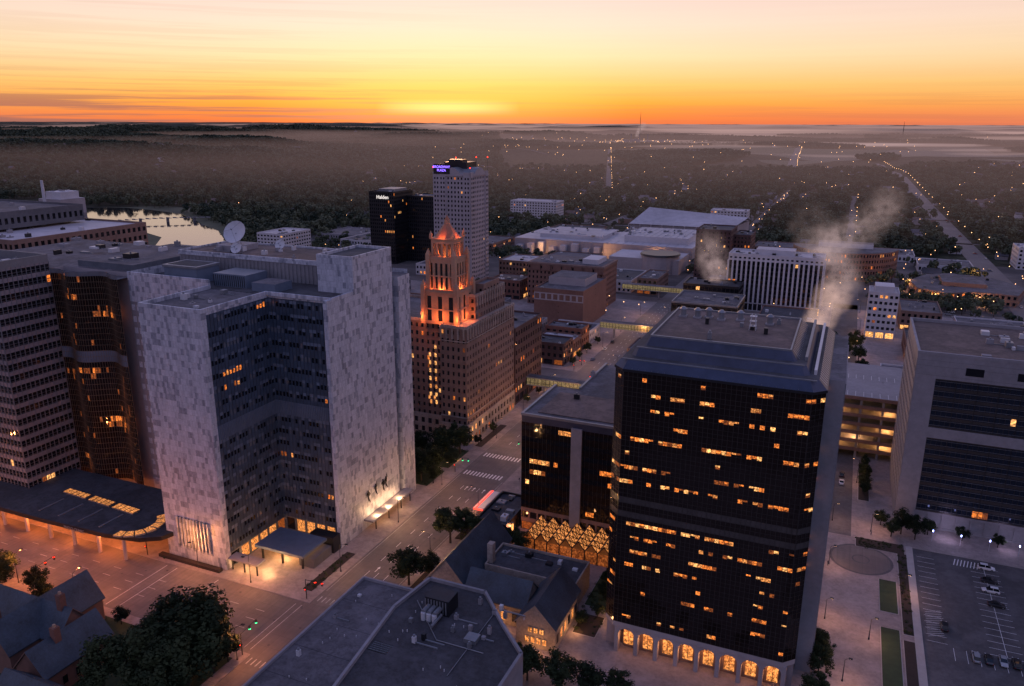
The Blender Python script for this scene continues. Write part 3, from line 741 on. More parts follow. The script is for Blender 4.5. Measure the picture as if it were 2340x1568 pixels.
# ------------------------------------------------------------ black glass tower
b=MB(); ch=2.6; x0,x1,y0,y1=-47,-1,169,226
foot=[(x0+ch,y0),(x1-ch,y0),(x1,y0+ch),(x1,y1-ch),(x1-ch,y1),(x0+ch,y1),(x0,y1-ch),(x0,y0+ch)]
rows=[.15,.25,.12,.3,.45,.7,.85,1.0,0,0,1.0,.9,.1,1.0,.1,.35,.4,.3]
def clus(nr,nc,seed,rows):
    r=random.Random(seed);G=[['glass_brown']*nc for _ in range(nr)]
    for i in range(nr):
        d=rows[i]; c=0
        while c<nc:
            if r.random()<d*.40:
                L=r.randint(1,2+int(d*11))
                for k in range(c,min(nc,c+L)):
                    G[i][k]=r.choice(['lit_orange','lit_orange','lit_warm','lit_yellow','lit_dim']) if r.random()<.82 else 'glass_brown'
                c+=L+1
            else: c+=1
    return G
zs0,zs1=9,75; nfl=18; fh=(zs1-zs0)/nfl
for i in range(8):
    a,c=foot[i],foot[(i+1)%8]; L=math.hypot(c[0]-a[0],c[1]-a[1]); ux,uy=(c[0]-a[0])/L,(c[1]-a[1])/L; nx,ny=uy,-ux
    nc=max(2,round(L/1.1)); G=clus(nfl,nc,40+i,rows); cw=L/nc; rr=random.Random(i)
    def pt(t,z,d=0): return (a[0]+ux*t+nx*d,a[1]+uy*t+ny*d,z)
    for r in range(nfl):
        z=zs0+r*fh; band=r in (8,9)
        sm='glass_brown2' if band else 'glass_brown'
        l0,l1=z+fh*.42,z+fh*.70
        for k in range(nc):
            t0,t1=k*cw,(k+1)*cw
            gg='glass_brown' if band else G[r][k]
            b.poly([pt(t0,z),pt(t1,z),pt(t1,l0),pt(t0,l0)],sm)
            lm=l0+(l1-l0)*(rr.choice([0,0,.3,.55]) if gg!='glass_brown' else 0)
            if lm>l0: b.poly([pt(t0,l0),pt(t1,l0),pt(t1,lm),pt(t0,lm)],'lit_dim' if rr.random()<.5 else 'glass_brown')
            b.poly([pt(t0,lm),pt(t1,lm),pt(t1,l1),pt(t0,l1)],gg)
            b.poly([pt(t0,l1),pt(t1,l1),pt(t1,z+fh),pt(t0,z+fh)],'glass_brown')
        for zz in (z,l0,l1): b.poly([pt(0,zz-.04,.05),pt(L,zz-.04,.05),pt(L,zz+.04,.05),pt(0,zz+.04,.05)],'mullion')
    for k in range(nc+1):
        t=min(max(k*cw,.05),L-.05); b.poly([pt(t-.045,zs0,.09),pt(t+.045,zs0,.09),pt(t+.045,zs1,.09),pt(t-.045,zs1,.09)],'mullion')
def inset(l,r_,f,k,c=2.0):
    a0,a1,c0,c1=x0+l,x1-r_,y0+f,y1-k
    return [(a0+c,c0),(a1-c,c0),(a1,c0+c),(a1,c1-c),(a1-c,c1),(a0+c,c1),(a0,c1-c),(a0,c0+c)]
b.prism(inset(-.3,-.3,-.3,-.3,2.7),75,75.6,'metal_dark')
b.prism(inset(-.2,-.2,-.2,-.2,2.6),75.6,77.3,'blue_metal_roof','roof_dark',p1=inset(1.2,1.6,1.9,2,1.8))
b.prism(inset(2.6,3.4,5.0,6,1.2),77.0,79.1,'blue_metal_roof','roof_dark',p1=inset(3.4,4.6,6.4,8,.9))
b.prism(inset(4.8,6.6,9.2,11,.6),79.0,81.0,'blue_metal_roof','roof_brown',p1=inset(5.8,8.0,10.6,14,.3))
for q,z in (((x0+1.5,x1-2.0,y0+2.0,y0+2.25),77.3),((x0+3.7,x1-5.0,y0+6.5,y0+6.75),79.1)): b.box(*q,z,z+.25,'metal_grey')
for q in ((x0+5.9,x1-8.1,y0+10.65,y0+11.1),(x0+5.9,x1-8.1,y1-14.5,y1-14.05),(x0+5.9,x0+6.3,y0+11.1,y1-14.5),(x1-8.5,x1-8.1,y0+11.1,y1-14.5)): b.box(*q,81.01,81.4,'metal_grey')
for k in range(29):
    y=174+k*1.68; b.poly([(-1.0,y,75.8),(-1.0,y+.3,75.8),(-2.6,y+.3,77.4),(-2.6,y,77.4)],'metal_white')
for k in range(20):
    y=181+k*1.68; b.poly([(-7.4,y,79.15),(-7.4,y+.3,79.15),(-8.9,y+.3,81.1),(-8.9,y,81.1)],'metal_white')
for k in range(28):
    x=-44+k*1.5; b.box(x,x+.06,168.85,168.95,75.65,75.9,'metal_grey')
b.box(-3.9,-3.3,176,222,77.31,78.4,'metal_white'); b.box(-6.2,-5.6,180,218,79.11,80,'metal_grey')
for x in (-38,-34.3,-31.6,-28.2,-23.6,-16.2):
    y=203+(int(x)%2)*1.5; b.tube((x,y,81),(x,y,83.1),.75,.75,'metal_grey',12); b.tube((x,y,83.1),(x,y,83.7),1.0,.4,'metal_grey',12); b.box(x-1,x+1,y-1,y+1,81.01,81.4,'concrete')
for dx_ in (-.8,.8):
    for dy_ in (-.8,.8): b.tube((-19.5+dx_,196+dy_,81),(-19.5+dx_*.5,196+dy_*.5,85),.08,.08,'metal_white',5)
for z in (82,83.2,84.4): b.box(-20.3,-18.7,195.2,196.8,z,z+.1,'metal_white')
b.units(-38,-12,182,208,81.0,6,random.Random(3),1.2)
b.box(-.99,2.6,180,222,0,75.5,'concrete','roof_grey'); b.box(2.61,2.9,183,218,0,74,'concrete')
for r in range(18): b.box(2.91,2.95,184,217,6+r*3.7,6.06+r*3.7,'concrete_dark')
b.prism(foot,7.6,9,'beige_panel'); b.prism(inset(3,3,3,3,2),0.14,7.6,'tan_brick')
for k in range(9):
    x=-44+k*5.05; b.box(x,x+1.0,169.2,171.4,.14,7.6,'beige_panel')
    if k<8:
        b.box(x+1.8,x+4.3,171.9,171.97,1,5.0,'lit_warm'); b.box(x+3.0,x+3.1,171.85,171.9,1,5,'metal_dark')
        n=8
        for j in range(n):
            t0=math.pi*j/n;t1=math.pi*(j+1)/n; xa=x+3.02;R0=2.02
            b.poly([(xa-R0*math.cos(t0),169.25,5.4+1.7*math.sin(t0)),(xa-R0*math.cos(t1),169.25,5.4+1.7*math.sin(t1)),(xa-R0*math.cos(t1),169.25,7.6),(xa-R0*math.cos(t0),169.25,7.6)],'beige_panel')
for k in range(11):
    y=172+k*5; b.box(-3.2,-1.2,y,y+1,.14,7.6,'beige_panel'); b.box(-46.8,-44.8,y,y+1,.14,7.6,'beige_panel')
b.make('black_glass_tower')
b=MB()
def annexwall(o,u,Wd,seed):
    nc=round(Wd/1.4)
    b.wall(o,u,Wd,8,38,nc,8,.94,.42,'glass_brown',litgrid(8,nc,.12,seed,.7,'glass_dark'),.06); b.wall(o,u,Wd,3,8,nc//2,1,.8,.45,'tan_brick',litgrid(1,nc//2,.1,2),.2)
    b.wall(o,u,Wd,0,3,nc//3,1,.9,.9,'metal_dark',lambda r,c:'lit_dim',.3)
annexwall((-90,218),(1,0),43,51)
b.wall((-90,249),(0,-1),31,0,38,18,9,.9,.5,'glass_brown',litgrid(9,18,.05,8,.6),.06)
b.wall((-81,281),(0,-1),32,0,38,18,9,.9,.5,'glass_brown',litgrid(9,18,.05,9,.6),.06)
b.box(-90,-81.01,248.9,249,0,38,'glass_brown'); b.box(-81,-47,280.9,281,0,38,'glass_brown')
for k in range(30): b.box(-90+k*1.43,-89.94+k*1.43,217.9,217.98,8,38,'mullion')
b.box(-73,-69.5,217.2,218.05,3,38.5,'concrete')
P1=[(-90,218),(-47.2,218),(-47.2,281),(-81,281),(-81,249),(-90,249)]
b.prism(P1,38,40.2,'blue_metal_roof','roof_grey')
for q in ((-90.2,-47.2,217.8,218.5),(-90.2,-89.4,218.5,249),(-81.2,-80.4,249,281)): b.box(*q,40.2,41,'metal_grey')
b.box(-86,-52,222,243,40.2,40.5,'roof_brown'); b.units(-84,-52,222,276,40.5,8,R,2.5)
b.make('glass_office_annex')
b=MB()
for k in range(9):
    x=-84.5+k*4.1
    b.poly([(x,206,4),(x+2.05,206,6.6),(x+2.05,217.5,6.6),(x,217.5,4)],'skylight_glow'); b.poly([(x+2.05,206,6.6),(x+4.1,206,4),(x+4.1,217.5,4),(x+2.05,217.5,6.6)],'skylight_glow')
    for t in range(5):
        y=206+t*2.87; b.tube((x,y,4.03),(x+2.05,y,6.65),.16,.16,'metal_dark',4); b.tube((x+2.05,y,6.65),(x+4.1,y,4.03),.16,.16,'metal_dark',4)
        if t<4:
            for (xa,za,xb,zb) in ((x,4.05,x+2.05,6.65),(x+4.1,4.05,x+2.05,6.65)):
                b.tube((xa,y,za),(xb,y+2.87,zb),.15,.15,'metal_dark',4); b.tube((xa,y+2.87,za),(xb,y,zb),.15,.15,'metal_dark',4)
b.box(-84.5,-47.6,206,206.2,0.14,4,'lit_dim'); b.box(-84.6,-84.5,206,217.5,.14,4,'lit_dim')
for k in range(10): b.box(-84.6+k*4.1,-84.3+k*4.1,205.7,206,.14,4,'metal_dark')
b.make('glass_atrium')

# ------------------------------------------------------------ right office block
b=MB(); x0,x1,y0,y1=24,112,272,321; ZT=59.5
b.box(x0+.1,x1,y0+.6,y1,0,ZT,'concrete','roof_brown',False)
def gband(xa,xb,z0,z1,nr,seed):
    nc=round((xb-xa)/1.5); b.wall((xa,y0+.3),(1,0),xb-xa,z0,z1,nc,nr,.95,.7,'mullion',litgrid(nr,nc,.015,seed,.5,'glass_blue'),.08)
    for r in range(nr*2):
        z=z0+(r+.5)*(z1-z0)/(nr*2); b.box(xa,xb,y0+.2,y0+.27,z,z+.09,'metal_grey')
    for x in range(int(xa),int(xb),6): b.box(x,x+.12,y0+.15,y0+.2,z0,z1,'metal_dark')
gband(30,88,6,32,8,61); gband(30,88,35.5,52,5,62)
b.box(x0,30,y0,y0+.59,0,ZT,'concrete'); b.box(30,x1,y0,y0+.59,52,ZT,'concrete'); b.box(30,88,y0,y0+.59,32,35.5,'concrete'); b.box(88,x1,y0,y0+.59,0,52,'concrete')
b.wall((x0-.05,y1),(0,-1),y1-y0,6,56,14,13,.6,.5,'concrete',litgrid(13,14,.2,77,.7,'glass_dark'),.3)
b.wall((30,y0+.25),(1,0),58,0,6,14,1,.85,.75,'concrete',litgrid(1,14,.3,5,.5,'glass_blue',('lit_dim','lit_white','lit_warm')),.4)
for x in (38,52,66,80): b.box(x,x+5,y0-.05,y0-.01,54,56.5,'glass_dark')
for z in (53,56,57.8): b.box(x0,x1,y0-.02,y0-.005,z,z+.06,'concrete_dark')
for q in ((x0-.1,x1,y0-.1,y0+.7),(x0-.1,x1,y1-.7,y1),(x0-.1,x0+.7,y0+.7,y1-.7)): b.box(*q,ZT,ZT+1.1,'concrete')
b.box(80,100,285,310,ZT,65,'concrete'); b.units(28,78,276,316,ZT,16,R,3)
b.make('concrete_office_block')
b=MB()
for k in range(7):
    z=k*3.6; b.box(-5,60,325,376,z+3.0,z+3.6,'concrete','concrete')
    b.box(-5.1,60.1,324.8,325.1,z+3.0,z+4.4,'tan_brick'); b.box(-5.2,-4.9,325.1,376,z+3.0,z+4.4,'tan_brick'); b.box(59.9,60.2,325.1,376,z+3.0,z+4.4,'tan_brick')
    for x in range(-1,58,7): b.box(x,x+1.6,332,332.3,z+2.85,z+2.98,'garage_light')
for x in range(-5,61,8):
    for y in (325.2,350,375): b.box(x,x+.8,y,y+.7,0,25.2,'concrete')
b.box(-4,59,340,340.3,0,24.6,'tan_brick'); b.box(-4,59,374,374.8,0,24.6,'concrete'); b.box(40,52,345,360,25.3,29,'tan_brick')
for i in range(20): b.box(-3+i*3,-2.88+i*3,328,334,25.21,25.23,'white_paint'); b.box(-3+i*3,-2.88+i*3,352,358,25.21,25.23,'white_paint')
b.make('parking_garage')

# ------------------------------------------------------------ church and near roofs
def gable(b,x0,x1,y0,y1,z0,ze,zr,axis,wm,rm,ov=.5):
    b.box(x0,x1,y0,y1,z0,ze,wm,bottom=False)
    if axis=='y':
        xm=(x0+x1)/2; sl=(zr-ze)/(xm-x0)
        b.poly([(x0,y0,ze),(x1,y0,ze),(xm,y0,zr)],wm); b.poly([(x1,y1,ze),(x0,y1,ze),(xm,y1,zr)],wm)
        for s in (-1,1):
            xe=(x0-ov) if s<0 else (x1+ov); zz=ze-sl*ov
            for dz in (.05,.35):
                b.poly([(xe,y0-ov,zz+dz),(xm,y0-ov,zr+dz),(xm,y1+ov,zr+dz),(xe,y1+ov,zz+dz)],rm)
            b.poly([(xe,y0-ov,zz+.05),(xm,y0-ov,zr+.05),(xm,y0-ov,zr+.35),(xe,y0-ov,zz+.35)],wm); b.poly([(xe,y0-ov,zz+.05),(xe,y1+ov,zz+.05),(xe,y1+ov,zz+.35),(xe,y0-ov,zz+.35)],rm)
    else:
        ym=(y0+y1)/2; sl=(zr-ze)/(ym-y0)
        b.poly([(x1,y0,ze),(x1,y1,ze),(x1,ym,zr)],wm); b.poly([(x0,y1,ze),(x0,y0,ze),(x0,ym,zr)],wm)
        for s in (-1,1):
            yeg=(y0-ov) if s<0 else (y1+ov); zz=ze-sl*ov
            for dz in (.05,.35):
                b.poly([(x0-ov,yeg,zz+dz),(x0-ov,ym,zr+dz),(x1+ov,ym,zr+dz),(x1+ov,yeg,zz+dz)],rm)
            b.poly([(x1+ov,yeg,zz+.05),(x1+ov,ym,zr+.05),(x1+ov,ym,zr+.35),(x1+ov,yeg,zz+.35)],wm); b.poly([(x0-ov,yeg,zz+.05),(x1+ov,yeg,zz+.05),(x1+ov,yeg,zz+.35),(x0-ov,yeg,zz+.35)],rm)
b=MB()
gable(b,-99,-86,170,200,.14,6.5,14,'y','limestone','slate')
gable(b,-85.8,-68.2,168,178,.14,6.5,11.5,'x','limestone','slate')
gable(b,-68,-57.5,162,181,.14,7,12.5,'y','limestone','slate')
b.box(-85.9,-58.5,181.1,194,.14,7.6,'limestone','roof_dark'); b.roof(-85.9,-58.5,181.1,194,7.62,'roof_dark','limestone',.7)
b.units(-84,-60,183,192,7.6,7,R,2)
for (x,z,w,h) in ((-65.6,1.6,1.3,1.8),(-64,1.6,1.3,1.8),(-62.4,1.6,1.3,1.8),(-60.8,1.6,1.3,1.8),(-64.8,4.6,1.3,1.6),(-63.2,4.6,1.3,1.6),(-61.6,4.6,1.3,1.6)):
    b.box(x,x+w,161.8,161.95,z,z+h,'limestone'); b.box(x+.15,x+w-.15,161.74,161.79,z+.12,z+h-.12,'lit_warm'); b.box(x+w/2-.04,x+w/2+.04,161.7,161.74,z+.1,z+h-.1,'metal_dark')
for k in range(5): x=-84.5+k*3.2; b.box(x,x+1.5,167.85,167.95,1.6,4.4,'lit_warm' if k%2 else 'glass_dark'); b.box(x-.2,x+1.7,167.8,167.9,4.4,4.8,'limestone')
for k in range(6): y=163.5+k*2.9; b.box(-57.45,-57.38,y,y+1.3,1.8,4.4,'lit_warm' if k in(1,2,4) else 'glass_dark')
b.box(-86,-84.3,183,185,7.6,13.6,'limestone'); b.make('stone_church')
b=MB()
b.prism([(-110,60),(-80,60),(-80,156),(-110,156)],0.14,12,'concrete_dark','roof_grey')
for q in ((-110.1,-109.5,60,156),(-109.5,-80,155.5,156.1)): b.box(*q,12,12.7,'concrete')
for k in range(9): b.box(-109.4,-94,66+k*10,66.12+k*10,12,12.03,'roof_dark')
U=[(-84,60),(-58,60),(-57.5,141),(-66,149.5),(-75.5,160),(-92,160),(-94,145)]
b.prism(U,0.2,14,'concrete','roof_dark')
for i in range(7):
    a,c=U[i],U[(i+1)%7]; L=math.hypot(c[0]-a[0],c[1]-a[1]); ux,uy=(c[0]-a[0])/L,(c[1]-a[1])/L; nx,ny=-uy,ux
    b.prism([a,c,(c[0]+nx*.7,c[1]+ny*.7),(a[0]+nx*.7,a[1]+ny*.7)],14,14.9,'concrete')
b.box(-91,-86.2,129,132.4,12,14.0,'metal_white')
for i in range(8): b.box(-90.8+i*.6,-90.5+i*.6,128.9,128.98,12.3,13.7,'metal_grey')
for i in range(5): b.box(-91,-86.2,129.3+i*.65,129.5+i*.65,14.0,14.08,'metal_grey')
b.box(-86,-79.5,147,152,14,18.2,'metal_dark'); b.box(-85.4,-83.2,144.5,146.9,14,16,'metal_grey')
for i in range(8): b.box(-86+i*.8,-85.7+i*.8,146.9,146.98,14.4,17.8,'metal_grey')
for k in range(3): b.tube((-84.8+k*1.5,146.8,16),(-84.8+k*1.5,144,16),.65,.65,'metal_grey',10); b.tube((-84.8+k*1.5,144,16),(-84.8+k*1.5,144,14),.65,.65,'metal_white',10)
b.tube((-81,146,15),(-81,141,15),.4,.4,'metal_grey',8); b.box(-72,-69,140,143,14,15,'metal_grey'); b.units(-90,-64,135,156,14,16,R,.9); b.units(-108,-90,110,150,12,5,R,.9)
b.tube((-90,150,14.2),(-78,138,14.2),.12,.12,'metal_grey',6); b.tube((-78,138,14.2),(-66,138,14.2),.12,.12,'metal_grey',6); b.tube((-70,155,14.2),(-70,128,14.2),.1,.1,'metal_grey',6)
rr=random.Random(12)
for k in range(18): x=rr.uniform(-90,-62);y=rr.uniform(125,155); b.tube((x,y,14),(x,y,14.6),.12,.12,'metal_white',6)
for k in range(12): x=rr.uniform(-108,-95);y=rr.uniform(115,153); b.tube((x,y,12),(x,y,12.5),.12,.12,'metal_white',6)
b.make('flat_roof_building')
b=MB(); hx,hy=12,5
def gb(x0,x1,y0,y1,*a): gable(b,x0+hx,x1+hx,y0+hy,y1+hy,*a)
gb(-212,-180,104,114,.14,7,13,'x','brown_brick','slate'); gb(-196,-186,96,122,.14,7,13.5,'y','brown_brick','slate'); gb(-181,-171,94,112,.14,6.5,12,'y','brown_brick','slate'); gb(-176,-160,84,94,.14,6,11,'x','brown_brick','slate'); gb(-228,-212.6,100,112,.14,6.5,11.5,'x','brown_brick','slate')
for x,y,zz in ((-184,108,16.5),(-199,101,16),(-176,100,14.5)): b.box(x+hx,x+hx+1.6,y+hy,y+hy+1.6,8,zz,'red_brick'); b.tube((x+hx+.8,y+hy+.8,zz),(x+hx+.8,y+hy+.8,zz+.7),.4,.35,'terracotta',8)
for k in range(4): y=98+k*3.5; b.box(-170.98+hx,-170.9+hx,y+hy,y+hy+1.2,2,4,'glass_dark')
for x,y in ((-193.5,122.05),(-190,122.05)): b.box(x+hx,x+hx+1.3,y+hy,y+hy+.06,2,4,'lit_dim')
b.make('brick_house')

# ------------------------------------------------------------ skywalks
for (y,xa,xb,z,mm) in ((340,-138,-88,6,'skywalk_glow'),(462,-138,-88,6,'skywalk_glow'),(585,-158,-104,6,'skywalk_glow')):
    b=MB(); b.box(xa,xb,y,y+5,z,z+.5,'concrete'); b.box(xa,xb,y,y+5,z+3.8,z+4.3,'concrete','roof_grey'); b.box(xa,xb,y+.2,y+4.8,z+.5,z+3.8,mm)
    for x in range(int(xa),int(xb),2): b.box(x,x+.22,y+.05,y+.19,z+.5,z+3.8,'metal_dark')
    b.box(xa,xb,y+.02,y+.1,z+1.4,z+1.6,'metal_dark')
    for x in (-129.5,-107.5): b.box(x-.5,x+.5,y+1.5,y+3.5,.1,z,'concrete')
    b.make('skywalk_bridge')

# ------------------------------------------------------------ right plaza, car park
b=MB()
b.box(29,120,120,255.5,-.05,.02,'asphalt','asphalt'); b.make('car_park')
b=MB()
def line(x0,x1,y0,y1): strip(b,x0,x1,y0,y1,.03,'white_paint')
for y in range(206,254,3): line(30,34.8,y,y+.1); line(44.5,52,y,y+.1)
line(48.2,48.3,206,253)
for k in range(16): line(36+k*2.9,36.1+k*2.9,199.5,205)
for k in range(14): b.poly([(30.3,208+k*.9,.03),(30.5,208+k*.9,.03),(34.5,210+k*.9,.03),(34.3,210+k*.9,.03)],'white_paint')
for k in range(10): b.poly([(40+k*.9,250,.03),(40.25+k*.9,250,.03),(41+k*.9,254,.03),(40.75+k*.9,254,.03)],'white_paint')
for k in range(30): line(36+k*2.9,36.1+k*2.9,180,185)
b.make('parking_markings')
b=MB()
b.box(27,29,120,256,.0,.3,'kerb','kerb')
for x0,x1,y0,y1,mm in ((19,23.5,215,232,'grass'),(19,23.5,180,207,'grass'),(24.5,27,206,250,'mulch'),(12.5,26.5,250,256,'mulch'),(24.4,27,178,203,'mulch'),(13,16.5,285,320,'mulch'),(-57,-50,185,203,'grass'),(-56,-50,172,181,'mulch')):
    b.box(x0-.2,x1+.2,y0-.2,y1+.2,.1,.26,'kerb'); b.box(x0,x1,y0,y1,.2,.34,mm)
for x0,x1,y0,y1 in ((-160,-134,233,247),(-160,-134,250,268),(-134,-131,160,182),(-134,-131,274,300),(-107,-103,203,212),(-106,-101,160,185)):
    b.box(x0,x1,y0,y1,.1,.3,'grass' if x1-x0>6 else 'mulch')
b.box(-330,-190,60,126,.1,.2,'grass'); b.box(-190,-131,60,128,.1,.2,'grass')
b.make('planting_bed')
b=MB()
for k in range(40):
    a=2*math.pi*k/40;c=2*math.pi*(k+1)/40
    for r0,r1 in ((8.4,9.2),(2.2,2.6)):
        b.poly([(14+r0*math.cos(a),242+r0*math.sin(a),.152),(14+r1*math.cos(a),242+r1*math.sin(a),.152),(14+r1*math.cos(c),242+r1*math.sin(c),.152),(14+r0*math.cos(c),242+r0*math.sin(c),.152)],'asphalt')
    b.poly([(14,242,.148),(14+8.4*math.cos(a),242+8.4*math.sin(a),.148),(14+8.4*math.cos(c),242+8.4*math.sin(c),.148)],'street')
b.make('turning_circle')

# ------------------------------------------------------------ trees
def treemesh(name,seed,H=11,Rc=4.5,nclump=26,leaf=.34,per=90,fm='foliage'):
    r=random.Random(seed); b=MB()
    b.tube((0,0,0),(0,0,H*.35),.3,.22,'bark',7); top=Vector((0,0,H*.35))
    cl=[]
    for i in range(nclump):
        while True:
            v=Vector((r.uniform(-1,1),r.uniform(-1,1),r.uniform(-1,1)))
            if .25<v.length<1: break
        c=Vector((v.x*Rc,v.y*Rc,H*.62+v.z*H*.29)); cl.append((c,r.uniform(.8,1.5)*Rc*.3))
        if i%3==0: b.tube(tuple(top),tuple(c),.13,.03,'bark',5,False)
    for c,rc in cl:
        for k in range(per):
            d=Vector((r.gauss(0,1),r.gauss(0,1),r.gauss(0,1))); d.normalize(); p=c+d*rc*(r.random()**.4)
            if p.z<1.2: continue
            n=(d+Vector((r.uniform(-.7,.7),r.uniform(-.7,.7),r.uniform(-.3,.9)))).normalized()
            a=n.cross(Vector((0,0,1)))
            if a.length<.01: a=Vector((1,0,0))
            a.normalize(); e=a.cross(n); s=leaf*r.uniform(.6,1.4)
            b.poly([p+a*s,p+e*s*.7,p-a*s,p-e*s*.7],fm)
    return b.make(name)
TV=[treemesh('maple_tree',i+1,H=R.uniform(9.5,12),Rc=R.uniform(3.8,4.8),nclump=34,per=130,leaf=.25) for i in range(3)]
used=[0]
def tree(x,y,s=1,z=.14,name='maple_tree'):
    k=used[0]; used[0]+=1
    if k<3: o=TV[k]
    else:
        o=bpy.data.objects.new(name,TV[k%3].data); sc.collection.objects.link(o)
    o.location=(x,y,z); o.rotation_euler=(0,0,R.uniform(0,6.28)); f=R.uniform(.9,1.1); o.scale=(s*f,s*f,s*R.uniform(.9,1.1))
for x,y,s in ((-107,200,1.3),(-104,206,.9),(-107,174,1.15),(-103.5,180,.8),(-100,205,.8),
    (-138,236,1.1),(-137,244,1.2),(-143,240,1.0),(-138,256,1.25),(-136,264,1.3),(-143,262,1.2),(-150,258,1.0),(-134,251,.8),(-148,243,1.0),(-133,236,.7),(-133,275,.5),(-133,290,.5),
    (-137,122,1.9),(-132.5,115,1.8),(-143,124,1.7),(-145,115,1.5),(-131.5,122,1.45),(-138,108,1.6),(-150,123,1.1),(-130.5,106,1.5),(-131,126.5,.8),(-148,105,1.3),(-137,127,1.2),
    (-203,129,.8),(-216,128,1.1),(-226,125,1.2),(-222,118,1.1),(-210,122,1.0),(-236,122,1.2),(-168,127,.5),(-178,127.5,.5),(-190,128,.6),(-196,125,.7),
    (-60,150,1.0),(-52,149,1.1),(-45,150,.9),(-38,153,.7),(-66,156,.5),(-53,190,.45),(-54,197,.5),(-52,181,.4),(-55,176,.4),(-84,203.5,.7),(-88,206,.7),(-95,204,.6),
    (4.5,180,.75),(4.5,170,.8),(3,160,.9),(8,154,.85),(4.5,190,.6),(5,186,.6),(12,158,.7),(17,152,.8),(-30,152,.5),(-22,154,.55),(-14,155,.5),
    (26,264,.8),(30,262,.75),(34,267,.6),(20,268,.55),(44,267,.5),(54,267,.5),(23,261,.6),(15,290,.5),(15,294,.55),(15,299,.5),(15,304,.55),(15,310,.5),(15,316,.5),
    (-2,486,1.1),(4,478,1.0),(10,492,1.1),(12,470,.9),(-134,398,.55),(-134,410,.5),(-134,424,.55),(-134,445,.5),(-106,410,.6),(-106,430,.6),(-106,450,.6),(-106,480,.6),(-133.5,330,.45),(-133.5,345,.45),(-105,300,.6),(-105,315,.6),(-105,330,.5),
    (-10,395,.8),(-12,404,.8),(15,395,.7),(17,410,.7),(14,430,.8),(14,450,.8)):
    tree(x,y,s)
b=MB(); r=random.Random(5)
for (x0,x1,y0,y1) in ((-134,-131,160,182),(-107,-103,203,212),(-57,-50,172,203),(12.5,26.5,250,256),(24.5,27,206,250),(-186,-162,156.6,158.2),(-160,-134,233,236),(-160,-134,265,268),(3,8,158,195)):
    for k in range(int((x1-x0)*(y1-y0)/2.2)+4):
        cx_=r.uniform(x0,x1);cy_=r.uniform(y0,y1);rc=r.uniform(.3,.8)
        for q in range(60):
            d=Vector((r.gauss(0,1),r.gauss(0,1),abs(r.gauss(0,1)))).normalized(); p=Vector((cx_,cy_,.2))+d*rc*r.uniform(.7,1)
            a=d.cross(Vector((.1,.2,1))).normalized();e=a.cross(d); s=.11
            b.poly([p+a*s,p+e*s,p-a*s,p-e*s],'foliage')
b.make('shrubs')
def canopy(name,seed,H,Rc,ncl,leaf,per,crowns=1,spread=0):
    r=random.Random(seed); b=MB()
    for q in range(crowns):
        ox=r.uniform(-spread,spread);oy=r.uniform(-spread,spread);hh=H*r.uniform(.8,1.15)
        if crowns==1: ox=oy=0
        for i in range(ncl):
            v=Vector((r.uniform(-1,1),r.uniform(-1,1),r.uniform(-.8,1)))
            if v.length>1: v.normalize()
            c=Vector((ox+v.x*Rc,oy+v.y*Rc,hh*.6+v.z*hh*.32)); rc=Rc*r.uniform(.35,.55)
            for k in range(per):
                d=Vector((r.gauss(0,1),r.gauss(0,1),r.gauss(0,1)+.2)).normalized(); p=c+d*rc
                n=(d+Vector((r.uniform(-.5,.5),r.uniform(-.5,.5),r.uniform(-.2,.6)))).normalized()
                a=n.cross(Vector((0,.01,1))).normalized(); e=a.cross(n); s=leaf*r.uniform(.6,1.4)
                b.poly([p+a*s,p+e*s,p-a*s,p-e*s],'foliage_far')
        b.tube((ox,oy,0),(ox,oy,hh*.5),.35,.25,'bark',5,False)
    return b.make(name)
def nearroad(x,y):
    for pts,w in ROADW:
        for (ax,ay),(bx,by) in zip(pts,pts[1:]):
            dx,dy=bx-ax,by-ay;L2=dx*dx+dy*dy;t=max(0,min(1,((x-ax)*dx+(y-ay)*dy)/L2))
            if math.hypot(x-ax-t*dx,y-ay-t*dy)<w/2+4: return True
    return False
rects=[(-570,205,-50,760),(-330,-100,735,985),(-445,-365,1012,1058),(-1120,-1030,770,840),(10,200,790,895),(-170,-115,1010,1050),(-565,-435,690,810),(-405,-335,735,805),(-100,60,755,890)]
def free(x,y,pad=0):
    for x0,x1,y0,y1 in rects:
        if x0-pad<x<x1+pad and y0-pad<y<y1+pad: return False
    if inpoly(x,y,RIVX) or inpoly(x,y,RIV2): return False
    return True
def field(x,y):
    X,Y=camxy(x,y)
    return Y>2300 and X/Y>-.02 and noise.noise(Vector((x/700,y/1100,4)))>-.05
def scatter(name,src,pts):
    V=[];F=[]
    for x,y,s in pts:
        a=R.uniform(0,6.28); z=hgt(x,y)-.3; h=s/2*1.414
        b0=len(V)
        for k in range(4): V.append((x+h*math.cos(a+k*math.pi/2),y+h*math.sin(a+k*math.pi/2),z))
        F.append((b0,b0+1,b0+2,b0+3))
    me=bpy.data.meshes.new(name);me.from_pydata(V,[],F);me.update()
    o=bpy.data.objects.new(name,me);sc.collection.objects.link(o)
    o.instance_type='FACES';o.use_instance_faces_scale=True;o.instance_faces_scale=1;o.show_instancer_for_render=False;o.show_instancer_for_viewport=False
    src.parent=o; src.name='crown'
near=[[],[],[]];far=[[],[]]
def density(x,y):
    return noise.noise(Vector((x/140,y/140,7)))
d=560
houses=[]
